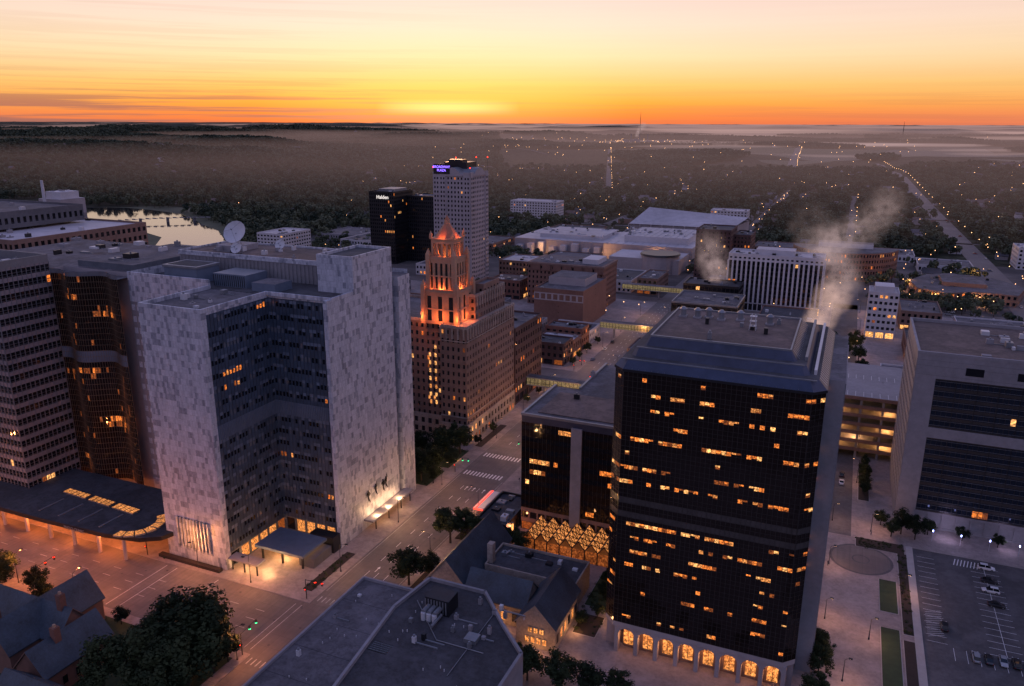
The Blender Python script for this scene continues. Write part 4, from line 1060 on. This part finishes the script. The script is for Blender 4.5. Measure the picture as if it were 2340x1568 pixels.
while d<2300:
    step=10+ (d-560)*.004
    w=d*1.6;n=int(w/step)
    for i in range(n):
        X=-w/2+w*(i+R.random())/n; Y=d+R.uniform(-step,step)/2
        x=math.cos(YAW)*X-math.sin(YAW)*Y; y=math.sin(YAW)*X+math.cos(YAW)*Y
        if not free(x,y,6) or nearroad(x,y): continue
        dn=density(x,y); town=X/Y>-.2
        if dn>.28 and town and R.random()<.75:
            if R.random()<.25: houses.append((x,y,town))
            continue
        if town and R.random()<.10:
            if R.random()<.5: houses.append((x,y,town))
            continue
        if (not town) and dn>.35 and d<1500: continue
        if (not town) and R.random()<.012: houses.append((x,y,town)); continue
        near[R.randrange(3)].append((x,y,R.uniform(.55,1.4)))
    d+=step
while d<7500:
    step=24+(d-2300)*.006; w=d*1.5;n=int(w/step)
    for i in range(n):
        X=-w/2+w*(i+R.random())/n; Y=d+R.uniform(-step,step)/2
        x=math.cos(YAW)*X-math.sin(YAW)*Y; y=math.sin(YAW)*X+math.cos(YAW)*Y
        if nearroad(x,y) or field(x,y): continue
        if R.random()<.03: houses.append((x,y,X/Y>-.1)); continue
        far[R.randrange(2)].append((x,y,R.uniform(.8,1.3)*(1+(d-2300)/9000)))
    d+=step
for (x0,x1,y0,y1,n) in ((-560,-470,560,760,110),(-560,-440,400,500,90),(60,105,640,760,26),(-500,-345,690,740,50),(-130,-95,700,800,25),(135,200,380,600,60),(-300,-225,560,600,14),(15,110,600,660,30),(-455,-420,520,690,30),(20,60,610,760,25),(-330,-270,690,740,30),(-80,100,895,960,60),(-60,60,820,850,14),(62,100,510,560,14),(-420,-310,810,900,50)):
    for _ in range(n):
        near[R.randrange(3)].append((R.uniform(x0,x1),R.uniform(y0,y1),R.uniform(.55,.95)))
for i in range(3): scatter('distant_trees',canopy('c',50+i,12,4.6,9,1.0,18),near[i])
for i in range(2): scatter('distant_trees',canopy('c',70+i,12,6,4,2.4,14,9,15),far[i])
b=MB(); r=random.Random(9)
for (x,y,tn) in houses:
    d=math.hypot(x,y); s=r.uniform(.8,1.3)*(1 if d<2500 else 1.6); z=hgt(x,y)
    w=6*s;dd=4.5*s; wm=r.choice(['white_panel','beige_panel','tan_brick','concrete','blue_panel_light'])
    if r.random()<.10 and tn: b.box(x-w*1.6,x+w*1.6,y-dd*1.4,y+dd*1.4,z-1,z+6,wm,'roof_grey')
    else: gable(b,x-w,x+w,y-dd,y+dd,z-1,z+4.5*s,z+7.5*s,r.choice('xy'),wm,r.choice(['roof_grey','roof_dark','roof_brown','roof_grey']))
b.make('distant_houses')
b=MB()
def oct_(x,y,z,s,m):
    p=[(x+s,y,z),(x,y+s,z),(x-s,y,z),(x,y-s,z)];t=(x,y,z+s);u=(x,y,z-s)
    for i in range(4): b.poly([p[i],p[(i+1)%4],t],m); b.poly([p[(i+1)%4],p[i],u],m)
for (x,y,tn) in houses:
    if r.random()<(.45 if tn else .14):
        d=math.hypot(x,y); oct_(x+r.uniform(-14,14),y-12,hgt(x,y)+8.5,.22+d*.0002*r.uniform(.4,1.4),'town_light')
for pts,w in ROADW:
    for (ax,ay),(bx,by) in zip(pts,pts[1:]):
        L=math.hypot(bx-ax,by-ay);n=int(L/60)
        for k in range(n):
            t=k/n;x=ax+(bx-ax)*t+w*.6;y=ay+(by-ay)*t; oct_(x,y,hgt(x,y)+9,.25+math.hypot(x,y)*.00018,'town_light')
for k in range(240):
    x=r.uniform(-540,195);y=r.uniform(400,1000); oct_(x,y,r.uniform(5,9),.32,'town_light')
for k in range(170):
    a=r.uniform(-.1,.5);Y=r.uniform(2300,6500);X=a*Y; x=math.cos(YAW)*X-math.sin(YAW)*Y; y=math.sin(YAW)*X+math.cos(YAW)*Y; oct_(x,y,hgt(x,y)+16,Y*.00032,'town_light')
for k in range(40):
    x=-1180+r.gauss(0,130);y=4680+r.gauss(0,160); oct_(x,y,hgt(x,y)+18,1.7,'town_light')
b.make('distant_street_lights')

# ------------------------------------------------------------ street furniture
LM={}
def lamp(x,y,dx,dy=0,power=1500,col=(1,.47,.18),h=9):
    key=(dx,dy,h); p=[(0,0,h)]
    for i in range(1,5): t=i/4; p.append((dx*t,dy*t,h+.6*math.sin(t*1.57)))
    e=p[-1]
    if key not in LM:
        b=MB(); b.tube((0,0,0),(0,0,.6),.22,.16,'metal_dark',8); b.tube((0,0,.6),(0,0,h),.11,.07,'metal_dark',8)
        for a,c in zip(p,p[1:]): b.tube(a,c,.06,.05,'metal_dark',6)
        b.box(e[0]-.45,e[0]+.45,e[1]-.25,e[1]+.25,e[2]-.05,e[2]+.16,'metal_dark'); b.box(e[0]-.35,e[0]+.35,e[1]-.18,e[1]+.18,e[2]-.1,e[2]-.05,'lamp_glow')
        o=b.make('street_lamp'); LM[key]=o.data
    else: o=bpy.data.objects.new('street_lamp',LM[key]); sc.collection.objects.link(o)
    o.location=(x,y,.14)
    l=bpy.data.lights.new('bulb','POINT'); l.energy=power; l.color=col; l.shadow_soft_size=.3
    lo=bpy.data.objects.new('bulb',l); sc.collection.objects.link(lo); lo.parent=o; lo.location=(e[0],e[1],e[2]-.5)
for y in (172,205,236,285,315,350,400,440,480,530): lamp(-129.3,y,2.5,0,2200)
for y in (188,222,275,330,395,460,520): lamp(-107.6,y,-2.5,0,2200)
for x in (-300,-270,-240,-212,-188): lamp(x,129.5,0,2.5,7500,(1,.28,.075))
for x in (-170,-150): lamp(x,156.6,0,-2.2,4800,(1,.33,.10))
lamp(-129.5,128,1.5,1.5,4500,(1,.34,.11)); lamp(-107,158,-1.5,-1.5,1800)
for x,y in ((5,205),(5,235),(16,200),(25,226),(5,265),(17,262),(10,180)): lamp(x,y,1.2,0,1000,(1,.48,.30),6)
for y in (300,330,380,430,480,540,600): lamp(12.4,y,-2,0,1500)
for x,y in ((60,400),(-60,395),(-150,610),(-100,700),(-30,690),(30,640),(60,650),(90,655),(45,700),(100,755),(-170,735),(-220,730),(-290,745),(-230,600)): lamp(x,y,2,0,5500)
BM=None
for k in range(6):
    x=35+k*8
    if BM is None:
        b=MB(); b.tube((0,0,0),(0,0,3.4),.07,.06,'metal_white',8); b.tube((0,0,3.4),(0,0,4.1),.16,.16,'blue_glow',8); b.tube((0,0,4.1),(0,0,4.2),.25,.1,'metal_dark',8)
        o=b.make('plaza_lamp'); BM=o.data
    else: o=bpy.data.objects.new('plaza_lamp',BM); sc.collection.objects.link(o)
    o.location=(x,263,.14)
def plight(x,y,z,e,col,size=.4):
    l=bpy.data.lights.new('fixture','POINT'); l.energy=e;l.color=col;l.shadow_soft_size=size
    o=bpy.data.objects.new('uplight',l);sc.collection.objects.link(o);o.location=(x,y,z)
WA=(1,.45,.17)
for x in (40,56,72): plight(x,266,3,450,(.75,.6,1))
for x in range(-320,-184,17): plight(x,152.5,5.5,2600,(1,.25,.055))
plight(-149,171,3.2,1500,(1,.55,.22)); plight(-156,161.5,2.6,900,(1,.55,.22)); plight(-150,164,2.5,900,(1,.55,.22)); plight(-147,161,2,700,(1,.5,.2))
for y in (200,207,214): plight(-134.2,y,4.8,1100,(1,.55,.27))
for y in (204,214): plight(-132.8,y,2.5,350,(1,.6,.3))
for k in range(8): plight(-41.5+k*5.05,169.9,4.4,190,(1,.42,.15),.2)
for y in (180,196,212): plight(-49,y,3,300,WA)
for x,y in ((-144,250),(-139,232),(-150,269),(-134,258)): plight(x,y,1.6,160,WA,.2)
plight(-70,200,2,300,WA); plight(-62,158.5,2,600,WA); plight(-73,164,2,450,WA); plight(-55,172,2,350,WA); plight(-90,213,3,500,(1,.35,.15)); plight(-53,160,3,500,WA)
OR=(1,.22,.05)
for dx,dy,z,e in ((-9,-9.5,53,1900),(9,-9.5,53,1900),(0,-10,53,1700),(9.5,9,53,1600),(9.5,0,53,1400),(0,-6.8,64.3,1300),(7,0,64.3,1300),(5,-6.5,64.3,600),(-5,-6.5,64.3,600),(0,-3.6,78.4,600),(3.6,0,78.4,600),(5.2,-5.2,86,600),(0,-6,86.2,500),(6,0,86.2,500)):
    plight(-150.5+dx,284+dy,z,e,OR)
for x in (2,22,42):
    for z in (5.6,12.8,20): plight(x,331,z,1500,(1,.43,.12))
def signal(x,y,ax,ay,col):
    b=MB(); b.tube((0,0,0),(0,0,6.2),.14,.1,'metal_dark',8); b.tube((0,0,6),(ax,ay,6.6),.09,.06,'metal_dark',6)
    for t in (.55,.95):
        px,py,pz=ax*t,ay*t,6+.6*t; b.box(px-.2,px+.2,py-.2,py+.2,pz-1.1,pz-.05,'metal_dark')
        zz=pz-.28 if col=='red_glow' else pz-.9
        b.tube((px,py-.2,zz),(px,py-.26,zz),.13,.13,col,8); b.tube((px+.2,py,zz),(px+.26,py,zz),.13,.13,col,8)
    b.box(-.2,.2,-.45,-.15,2.6,3.4,'metal_dark'); b.tube((0,-.45,3.1),(0,-.5,3.1),.14,.14,'red_glow',8)
    o=b.make('traffic_signal'); o.location=(x,y,.14)
signal(-130,156.5,6,0,'red_glow'); signal(-107.5,156.5,0,-6,'green_glow'); signal(-129.6,130,0,6,'green_glow'); signal(-107.6,130.3,-6,0,'red_glow'); signal(-205,129.8,0,7,'red_glow'); signal(-190,156,-5,0,'red_glow')
signal(-130,248,6,0,'green_glow'); signal(-107.4,271,-6,0,'green_glow'); signal(-130,389,6,0,'red_glow'); signal(-107.4,364,-6,0,'red_glow'); signal(-130,592,7,0,'red_glow')
b=MB(); b.box(0,3.6,0,14,2.9,3.3,'white_panel','metal_white'); b.box(-.05,0,0,14,2.6,3.3,'red_sign'); b.box(0,3.6,-.05,0,2.6,3.3,'red_sign'); b.box(.6,1.2,0,14,3.3,3.45,'red_sign')
for x in (.2,3.3):
    for y in (.2,4.7,9.3,13.6): b.tube((x,y,0),(x,y,2.9),.08,.08,'metal_dark',6)
b.box(3.2,3.25,.2,13.6,.3,2.6,'glass_pale'); b.box(.4,1,1,12,.45,.55,'metal_grey'); b.box(.6,.8,1.5,1.7,0,.45,'metal_grey'); b.box(.6,.8,11,11.2,0,.45,'metal_grey'); o=b.make('bus_shelter'); o.location=(-108,219,.14)
plight(-106.5,226,2.2,260,(1,.18,.07),.2)
bld('pavilion_building',-102,-91,208,230,5,5,4,'metal_dark',.6,.6,.2,'roof_dark')

# ------------------------------------------------------------ cars
def carmat(n,c):
    m,nt,p=newmat(n); p.inputs['Base Color'].default_value=(*c,1); p.inputs['Roughness'].default_value=.3; p.inputs['Metallic'].default_value=.2; p.inputs['Coat Weight'].default_value=.7
for n,c in (('car_white',(.7,.7,.7)),('car_black',(.015,.015,.018)),('car_silver',(.3,.31,.33)),('car_red',(.25,.02,.02)),('car_blue',(.03,.05,.12))): carmat(n,c)
CM={}
def carmesh(paint,suv):
    b=MB(); h=1.72 if suv else 1.45
    st=[(-2.3,.72,.42,.72),(-2.2,.84,.28,.86),(-1.4,.9,.25,.98),(-.6,.92,.24,1.0),(.5,.92,.24,.98),(1.1,.91,.25,.93),(1.9,.86,.28,.80),(2.28,.72,.40,.62)]
    ring=[]
    for x,w,zb,zt in st: ring.append([(x,-w*.93,zb),(x,-w,(zb+zt)/2),(x,-w*.93,zt-.06),(x,-w*.75,zt),(x,w*.75,zt),(x,w*.93,zt-.06),(x,w,(zb+zt)/2),(x,w*.93,zb)])
    for A,C in zip(ring,ring[1:]):
        for i in range(8):
            j=(i+1)%8; b.poly([A[i],A[j],C[j],C[i]],paint)
    b.poly(ring[0],paint); b.poly(ring[-1][::-1],paint)
    r0=-2.1 if suv else -1.75; a=[(r0,.74,.95),(r0+(.35 if suv else .75),.64,h),(.25,.64,h),(1.15,.76,.93)]
    L=[(x,-w,z) for x,w,z in a];Rr=[(x,w,z) for x,w,z in a]
    b.poly([L[0],Rr[0],Rr[1],L[1]],'glass_dark'); b.poly([L[1],Rr[1],Rr[2],L[2]],paint); b.poly([L[2],Rr[2],Rr[3],L[3]],'glass_dark')
    b.poly([L[0],L[1],L[2],L[3]],'glass_dark'); b.poly([Rr[3],Rr[2],Rr[1],Rr[0]],'glass_dark')
    for s in (-1,1): b.box(-.5,-.4,min(s*.66,s*.78),max(s*.66,s*.78),.95,h-.02,paint)
    for x in (-1.4,1.4):
        for s in (-1,1): b.tube((x,s*.74,.33),(x,s*.95,.33),.34,.34,'tyre',14); b.tube((x,s*.95,.33),(x,s*.965,.33),.2,.2,'metal_grey',10)
    for s in (-1,1): b.box(2.16,2.3,s*.6-.16,s*.6+.16,.58,.7,'metal_white'); b.box(-2.33,-2.2,s*.62-.14,s*.62+.14,.66,.8,'car_red'); b.box(.75,.9,s*.98-.08,s*.98+.08,.95,1.08,paint)
    return b
def car(x,y,rot,paint='car_white',suv=False,z=.02):
    k=(paint,suv)
    if k not in CM: o=carmesh(paint,suv).make('parked_car'); CM[k]=o.data
    else: o=bpy.data.objects.new('parked_car',CM[k]); sc.collection.objects.link(o)
    o.location=(x,y,z); o.rotation_euler=(0,0,rot)
H_=math.pi/2
for x,y,ro,pn,sv in ((48.9,251,0,'car_white',True),(48.8,243.3,0,'car_black',False),(48.4,237.7,math.pi,'car_white',True),(49,230.3,0,'car_black',False),(34.6,213.6,H_,'car_black',True),(40.8,202.5,H_,'car_silver',True),(43.7,202.7,H_,'car_black',False),(46.9,203.3,-H_,'car_silver',False),(49.8,203.6,H_,'car_black',True),(52.6,203.2,H_,'car_silver',False),
    (58,183,H_,'car_silver',False),(7.2,304.6,H_,'car_black',True),(7.2,297.6,H_,'car_white',False),(-126.6,436,H_,'car_white',False),(-126.6,452,H_,'car_black',True),(-126.6,412,H_,'car_blue',False),(-110.2,470,-H_,'car_silver',False)):
    car(x,y,ro,pn,sv)
for i in range(60):
    x,y=R.choice([(R.uniform(62,108),R.choice([610,618,626,520,530,780,788])),(R.uniform(-90,-20),R.choice([480,735,745])),(R.uniform(-300,-230),R.choice([500,510,520,650])),(121+R.choice([0,6]),R.uniform(400,1400))])
    car(x,y,R.choice([0,H_]),R.choice(['car_white','car_black','car_silver','car_red','car_blue']),R.random()<.4,.35)

# ------------------------------------------------------------ people (skin-modifier figures)
def person(name,x,y,z,rot,scale=1,mat='cloth_dark',pose=0):
    vs=[(0,0,.95),(0,0,1.15),(0,.01,1.38),(0,.02,1.5),(0,.03,1.62),(0,.03,1.74),
        (.1,0,.9),(.13,.16,.5),(.13,.08,.08),(.13,.2,.05),
        (-.1,0,.9),(-.12,-.12,.5),(-.12,-.32,.12),(-.12,-.22,.05),
        (.19,0,1.4),(.25,-.1,1.14),(.25,-.02,.9),(.25,0,.82),
        (-.19,0,1.4),(-.25,.08,1.14),(-.25,.22,.93),(-.25,.26,.86)]
    if pose: vs[15]=(.4,.1,1.5);vs[16]=(.45,.15,1.8);vs[17]=(.46,.15,1.9)
    es=[(0,1),(1,2),(2,3),(3,4),(4,5),(0,6),(6,7),(7,8),(8,9),(0,10),(10,11),(11,12),(12,13),(2,14),(14,15),(15,16),(16,17),(2,18),(18,19),(19,20),(20,21)]
    rd=[.14,.13,.15,.06,.1,.085,.095,.065,.045,.045,.095,.065,.045,.045,.065,.05,.04,.045,.065,.05,.04,.045]
    me=bpy.data.meshes.new(name);me.from_pydata(vs,es,[]);me.materials.append(MATS[mat])
    o=bpy.data.objects.new(name,me);sc.collection.objects.link(o)
    o.modifiers.new('s','SKIN')
    sv=me.skin_vertices[0].data
    for i,v in enumerate(sv): v.radius=(rd[i],rd[i]); v.use_root=(i==0)
    md=o.modifiers.new('b','SUBSURF'); md.levels=1; md.render_levels=2
    o.location=(x,y,z);o.rotation_euler=(0,0,rot);o.scale=(scale,)*3
    return o
person('pedestrian',4.7,234,.14,.5); person('pedestrian',17,259,.14,2,1,'cloth_grey'); person('pedestrian',-104,250,.14,1)
for k,(y,z,s) in enumerate(((199,9,2.4),(203.5,9.8,2.2),(208,9,2.5),(209.8,9.6,2.3))):
    person('wall_sculpture',-136.6,y,z,H_,s,'bronze',k%2)

# ------------------------------------------------------------ haze layer, mist banks, steam
def airmat(name,sg,col):
    m=bpy.data.materials.new(name); m.use_nodes=True; nt=m.node_tree; nt.nodes.clear()
    o_=N(nt,'ShaderNodeOutputMaterial'); ab=N(nt,'ShaderNodeVolumeAbsorption'); em=N(nt,'ShaderNodeEmission'); ad=N(nt,'ShaderNodeAddShader')
    ab.inputs['Color'].default_value=(0,0,0,1); ab.inputs['Density'].default_value=sg
    em.inputs['Color'].default_value=(*col,1); em.inputs['Strength'].default_value=sg
    nt.links.new(ab.outputs[0],ad.inputs[0]);nt.links.new(em.outputs[0],ad.inputs[1]);nt.links.new(ad.outputs[0],o_.inputs['Volume']); MATS[name]=m
    return m,nt,ab,em
airmat('valley_haze',1/5200,(.40,.245,.235)); airmat('mist',1/650,(.68,.47,.47)); airmat('mist_far',1/1300,(.68,.44,.40))  # air glows by its own emission, standing in for scattered dusk light
b=MB(); b.box(-30000,30000,900,45000,-20,75,'valley_haze'); b.make('haze')
def ellipsoid(b,cx,cy,cz,rx,ry,rz,m,ns=20,nv=8,rot=0):
    P=[]
    for i in range(nv+1):
        f=-math.pi/2+math.pi*i/nv
        P.append([(cx+rx*math.cos(f)*math.cos(2*math.pi*j/ns)*math.cos(rot)-ry*math.cos(f)*math.sin(2*math.pi*j/ns)*math.sin(rot),cy+rx*math.cos(f)*math.cos(2*math.pi*j/ns)*math.sin(rot)+ry*math.cos(f)*math.sin(2*math.pi*j/ns)*math.cos(rot),cz+rz*math.sin(f)) for j in range(ns)])
    for i in range(nv):
        for j in range(ns):
            k=(j+1)%ns
            if i==0: b.poly([P[0][0],P[1][k],P[1][j]],m)
            elif i==nv-1: b.poly([P[i][j],P[i][k],P[nv][0]],m)
            else: b.poly([P[i][j],P[i][k],P[i+1][k],P[i+1][j]],m)
rr=random.Random(44)
for (x,y,rx,ry,rz,mm) in ((-485,4744,900,220,12,'mist'),(-900,5300,700,160,12,'mist'),(200,5200,600,180,12,'mist'),(524,3617,240,70,7,'mist'),(-301,9636,2200,400,24,'mist_far'),(-2065,11500,2500,500,28,'mist_far'),(1900,10500,2400,500,28,'mist_far'),(4300,12000,3000,600,32,'mist_far'),(-150,3300,260,55,6,'mist'),(-1300,6800,900,220,15,'mist_far'),(1200,7000,1200,260,18,'mist_far'),(-700,8000,900,170,16,'mist_far'),(900,2700,200,45,6,'mist'),(700,4600,420,110,9,'mist'),(-1500,9500,1400,250,18,'mist_far'),(-60,6100,700,150,13,'mist_far'),(-4200,9000,1600,260,20,'mist_far'),(-6200,11000,2400,300,26,'mist_far'),(-650,3900,420,90,8,'mist'),(1100,5800,600,130,11,'mist')):
    b=MB(); ellipsoid(b,x,y,hgt(x,y)+rz*.5,rx,ry,rz,mm,24,8,YAW+rr.uniform(-.2,.2)); b.make('mist_bank')
def puffmat(name,dens,col):
    m,nt,ab,em=airmat(name,dens,col)
    tc=N(nt,'ShaderNodeTexCoord').outputs['Object']
    vl=N(nt,'ShaderNodeVectorMath',operation='LENGTH'); nt.links.new(tc,vl.inputs[0])
    fall=ramp(nt,vl.outputs['Value'],[(0,1.0),(.5,.45),(.96,0.0)])
    nz=ramp(nt,noi(nt,pos(nt),.13,4,.7),[(.40,0.0),(.72,1.0)])
    f=mth(nt,'MULTIPLY',mth(nt,'MULTIPLY',fall,nz),dens)
    nt.links.new(f,ab.inputs['Density']); nt.links.new(f,em.inputs['Strength'])
    try: m.cycles.volume_step_rate=4
    except Exception: pass
puffmat('steam_low',.30,(.76,.49,.42)); puffmat('steam_high',.12,(.52,.37,.37)); puffmat('steam_thin',.055,(.54,.38,.37))  # lit look of the steam put in as emission, warmer and brighter at the base
def plume(name,pts):
    par=bpy.data.objects.new(name,None); sc.collection.objects.link(par)
    for (x,y,z,rr_,mt) in pts:
        b=MB(); ellipsoid(b,0,0,0,1,1,1,mt,14,8); o=b.make('puff',parent=par); o.location=(x,y,z); o.scale=(rr_,rr_,rr_*1.15)
plume('steam_plume',[(-12,377,30,8,'steam_low'),(-12,377,38,8,'steam_low'),(-8,378,46,9,'steam_low'),(-4,380,54,10,'steam_low'),(-1,381,62,10.5,'steam_high'),(-3,381,70,11,'steam_high'),(-8,381,77,12,'steam_thin'),(-16,381,83,13,'steam_thin')])
plume('steam_plume',[(-82,568,4,9,'steam_low'),(-85,568,14,11,'steam_low'),(-84,568,25,12,'steam_high'),(-88,568,36,14,'steam_high'),(-92,568,47,14,'steam_thin')])
plume('steam_plume',[(-20,640,34,14,'steam_high'),(-12,642,42,16,'steam_high'),(-2,645,48,17,'steam_thin'),(10,648,56,18,'steam_thin'),(22,650,70,18,'steam_thin')])
plume('steam_plume',[(-1215,4690,60,16,'steam_high'),(-1208,4690,80,18,'steam_high'),(-1195,4690,98,22,'steam_thin'),(-1180,4690,112,26,'steam_thin')])

# ------------------------------------------------------------ world
w=bpy.data.worlds.new('World'); sc.world=w; w.use_nodes=True; nt=w.node_tree; bg=nt.nodes['Background']
tc=N(nt,'ShaderNodeTexCoord').outputs['Generated']; s=N(nt,'ShaderNodeSeparateXYZ'); nt.links.new(tc,s.inputs[0])
sx,sy=-math.sin(math.radians(27.7)),math.cos(math.radians(27.7))
dt=mth(nt,'ADD',mth(nt,'MULTIPLY',s.outputs[0],sx),mth(nt,'MULTIPLY',s.outputs[1],sy))
z=s.outputs[2]
front=ramp(nt,z,[(0,(.80,.16,.05)),(.010,(.90,.23,.045)),(.022,(.96,.37,.05)),(.042,(.98,.57,.15)),(.076,(.98,.77,.46)),(.109,(.97,.77,.62)),(.14,(.93,.70,.64)),(.3,(.46,.41,.60)),(.6,(.20,.28,.60)),(1,(.14,.22,.56))])
back=ramp(nt,z,[(0,(.18,.20,.36)),(.15,(.34,.34,.57)),(.4,(.27,.35,.70)),(1,(.14,.22,.56))])
mx=ramp(nt,dt,[(0.0,0.0),(.75,1.0)])
col=mixc(nt,mx,back,front)
sxr=mth(nt,'SUBTRACT',mth(nt,'MULTIPLY',s.outputs[0],sy),mth(nt,'MULTIPLY',s.outputs[1],sx))
col=mixc(nt,ramp(nt,mth(nt,'ABSOLUTE',sxr),[(.15,0.0),(.65,.25)]),col,(.80,.38,.28))
mp=N(nt,'ShaderNodeMapping'); mp.inputs['Scale'].default_value=(1.5,1.5,85); mp.inputs['Rotation'].default_value=(.010,.014,0); nt.links.new(tc,mp.inputs[0])
st=noi(nt,mp.outputs[0],2.0,6,.62); st=ramp(nt,st,[(.47,0.0),(.58,1.0)])
low=ramp(nt,z,[(0.0,1.0),(.022,.8),(.04,.3),(.06,.12),(.14,.07)])
leftm=ramp(nt,mth(nt,'ADD',mth(nt,'MULTIPLY',sxr,-1.2),.5),[(.35,.2),(.7,1.0)])
cl=mth(nt,'MULTIPLY',mth(nt,'MULTIPLY',st,low),leftm)
col=mixc(nt,cl,col,(.38,.15,.12))
gl=ramp(nt,dt,[(.975,0.0),(1.0,1.0)]); gl=mth(nt,'MULTIPLY',gl,ramp(nt,z,[(0,.6),(.02,1.0),(.06,0.0)]))
g2=ramp(nt,dt,[(.9985,0.0),(.9997,1.0)]); g2=mth(nt,'MULTIPLY',g2,ramp(nt,z,[(.007,0.0),(.017,1.0),(.028,0.0)]))
add=N(nt,'ShaderNodeMix',data_type='RGBA',blend_type='ADD'); nt.links.new(mth(nt,'ADD',mth(nt,'MULTIPLY',gl,.22),mth(nt,'MULTIPLY',g2,.78)),add.inputs[0]); nt.links.new(col,add.inputs[6]); add.inputs[7].default_value=(.6,.55,.26,1)
sk=N(nt,'ShaderNodeTexSky',sky_type='NISHITA'); sk.sun_disc=False; sk.sun_elevation=math.radians(1.2); sk.sun_rotation=math.radians(-27.7)
ad2=N(nt,'ShaderNodeMix',data_type='RGBA',blend_type='ADD'); ad2.inputs[0].default_value=.02; nt.links.new(add.outputs[2],ad2.inputs[6]); nt.links.new(sk.outputs[0],ad2.inputs[7])
nt.links.new(ad2.outputs[2],bg.inputs['Color']); bg.inputs['Strength'].default_value=1.0
l=bpy.data.lights.new('sun','SUN'); l.energy=.4; l.angle=math.radians(2); l.color=(1,.5,.25)
o=bpy.data.objects.new('sun',l); sc.collection.objects.link(o); o.rotation_euler=Vector((sx,sy,math.tan(math.radians(2.5)))).to_track_quat('Z','Y').to_euler()

# ------------------------------------------------------------ camera
c=bpy.data.cameras.new('camera'); c.lens=1800/2340*36; c.sensor_width=36; c.clip_start=1; c.clip_end=90000
co=bpy.data.objects.new('camera',c); sc.collection.objects.link(co)
co.matrix_world=Matrix.Translation((0,0,130))@Matrix.Rotation(YAW,4,'Z')@Matrix.Rotation(math.pi/2-math.radians(15.64),4,'X')@Matrix.Rotation(math.radians(.18),4,'Z')
sc.camera=co
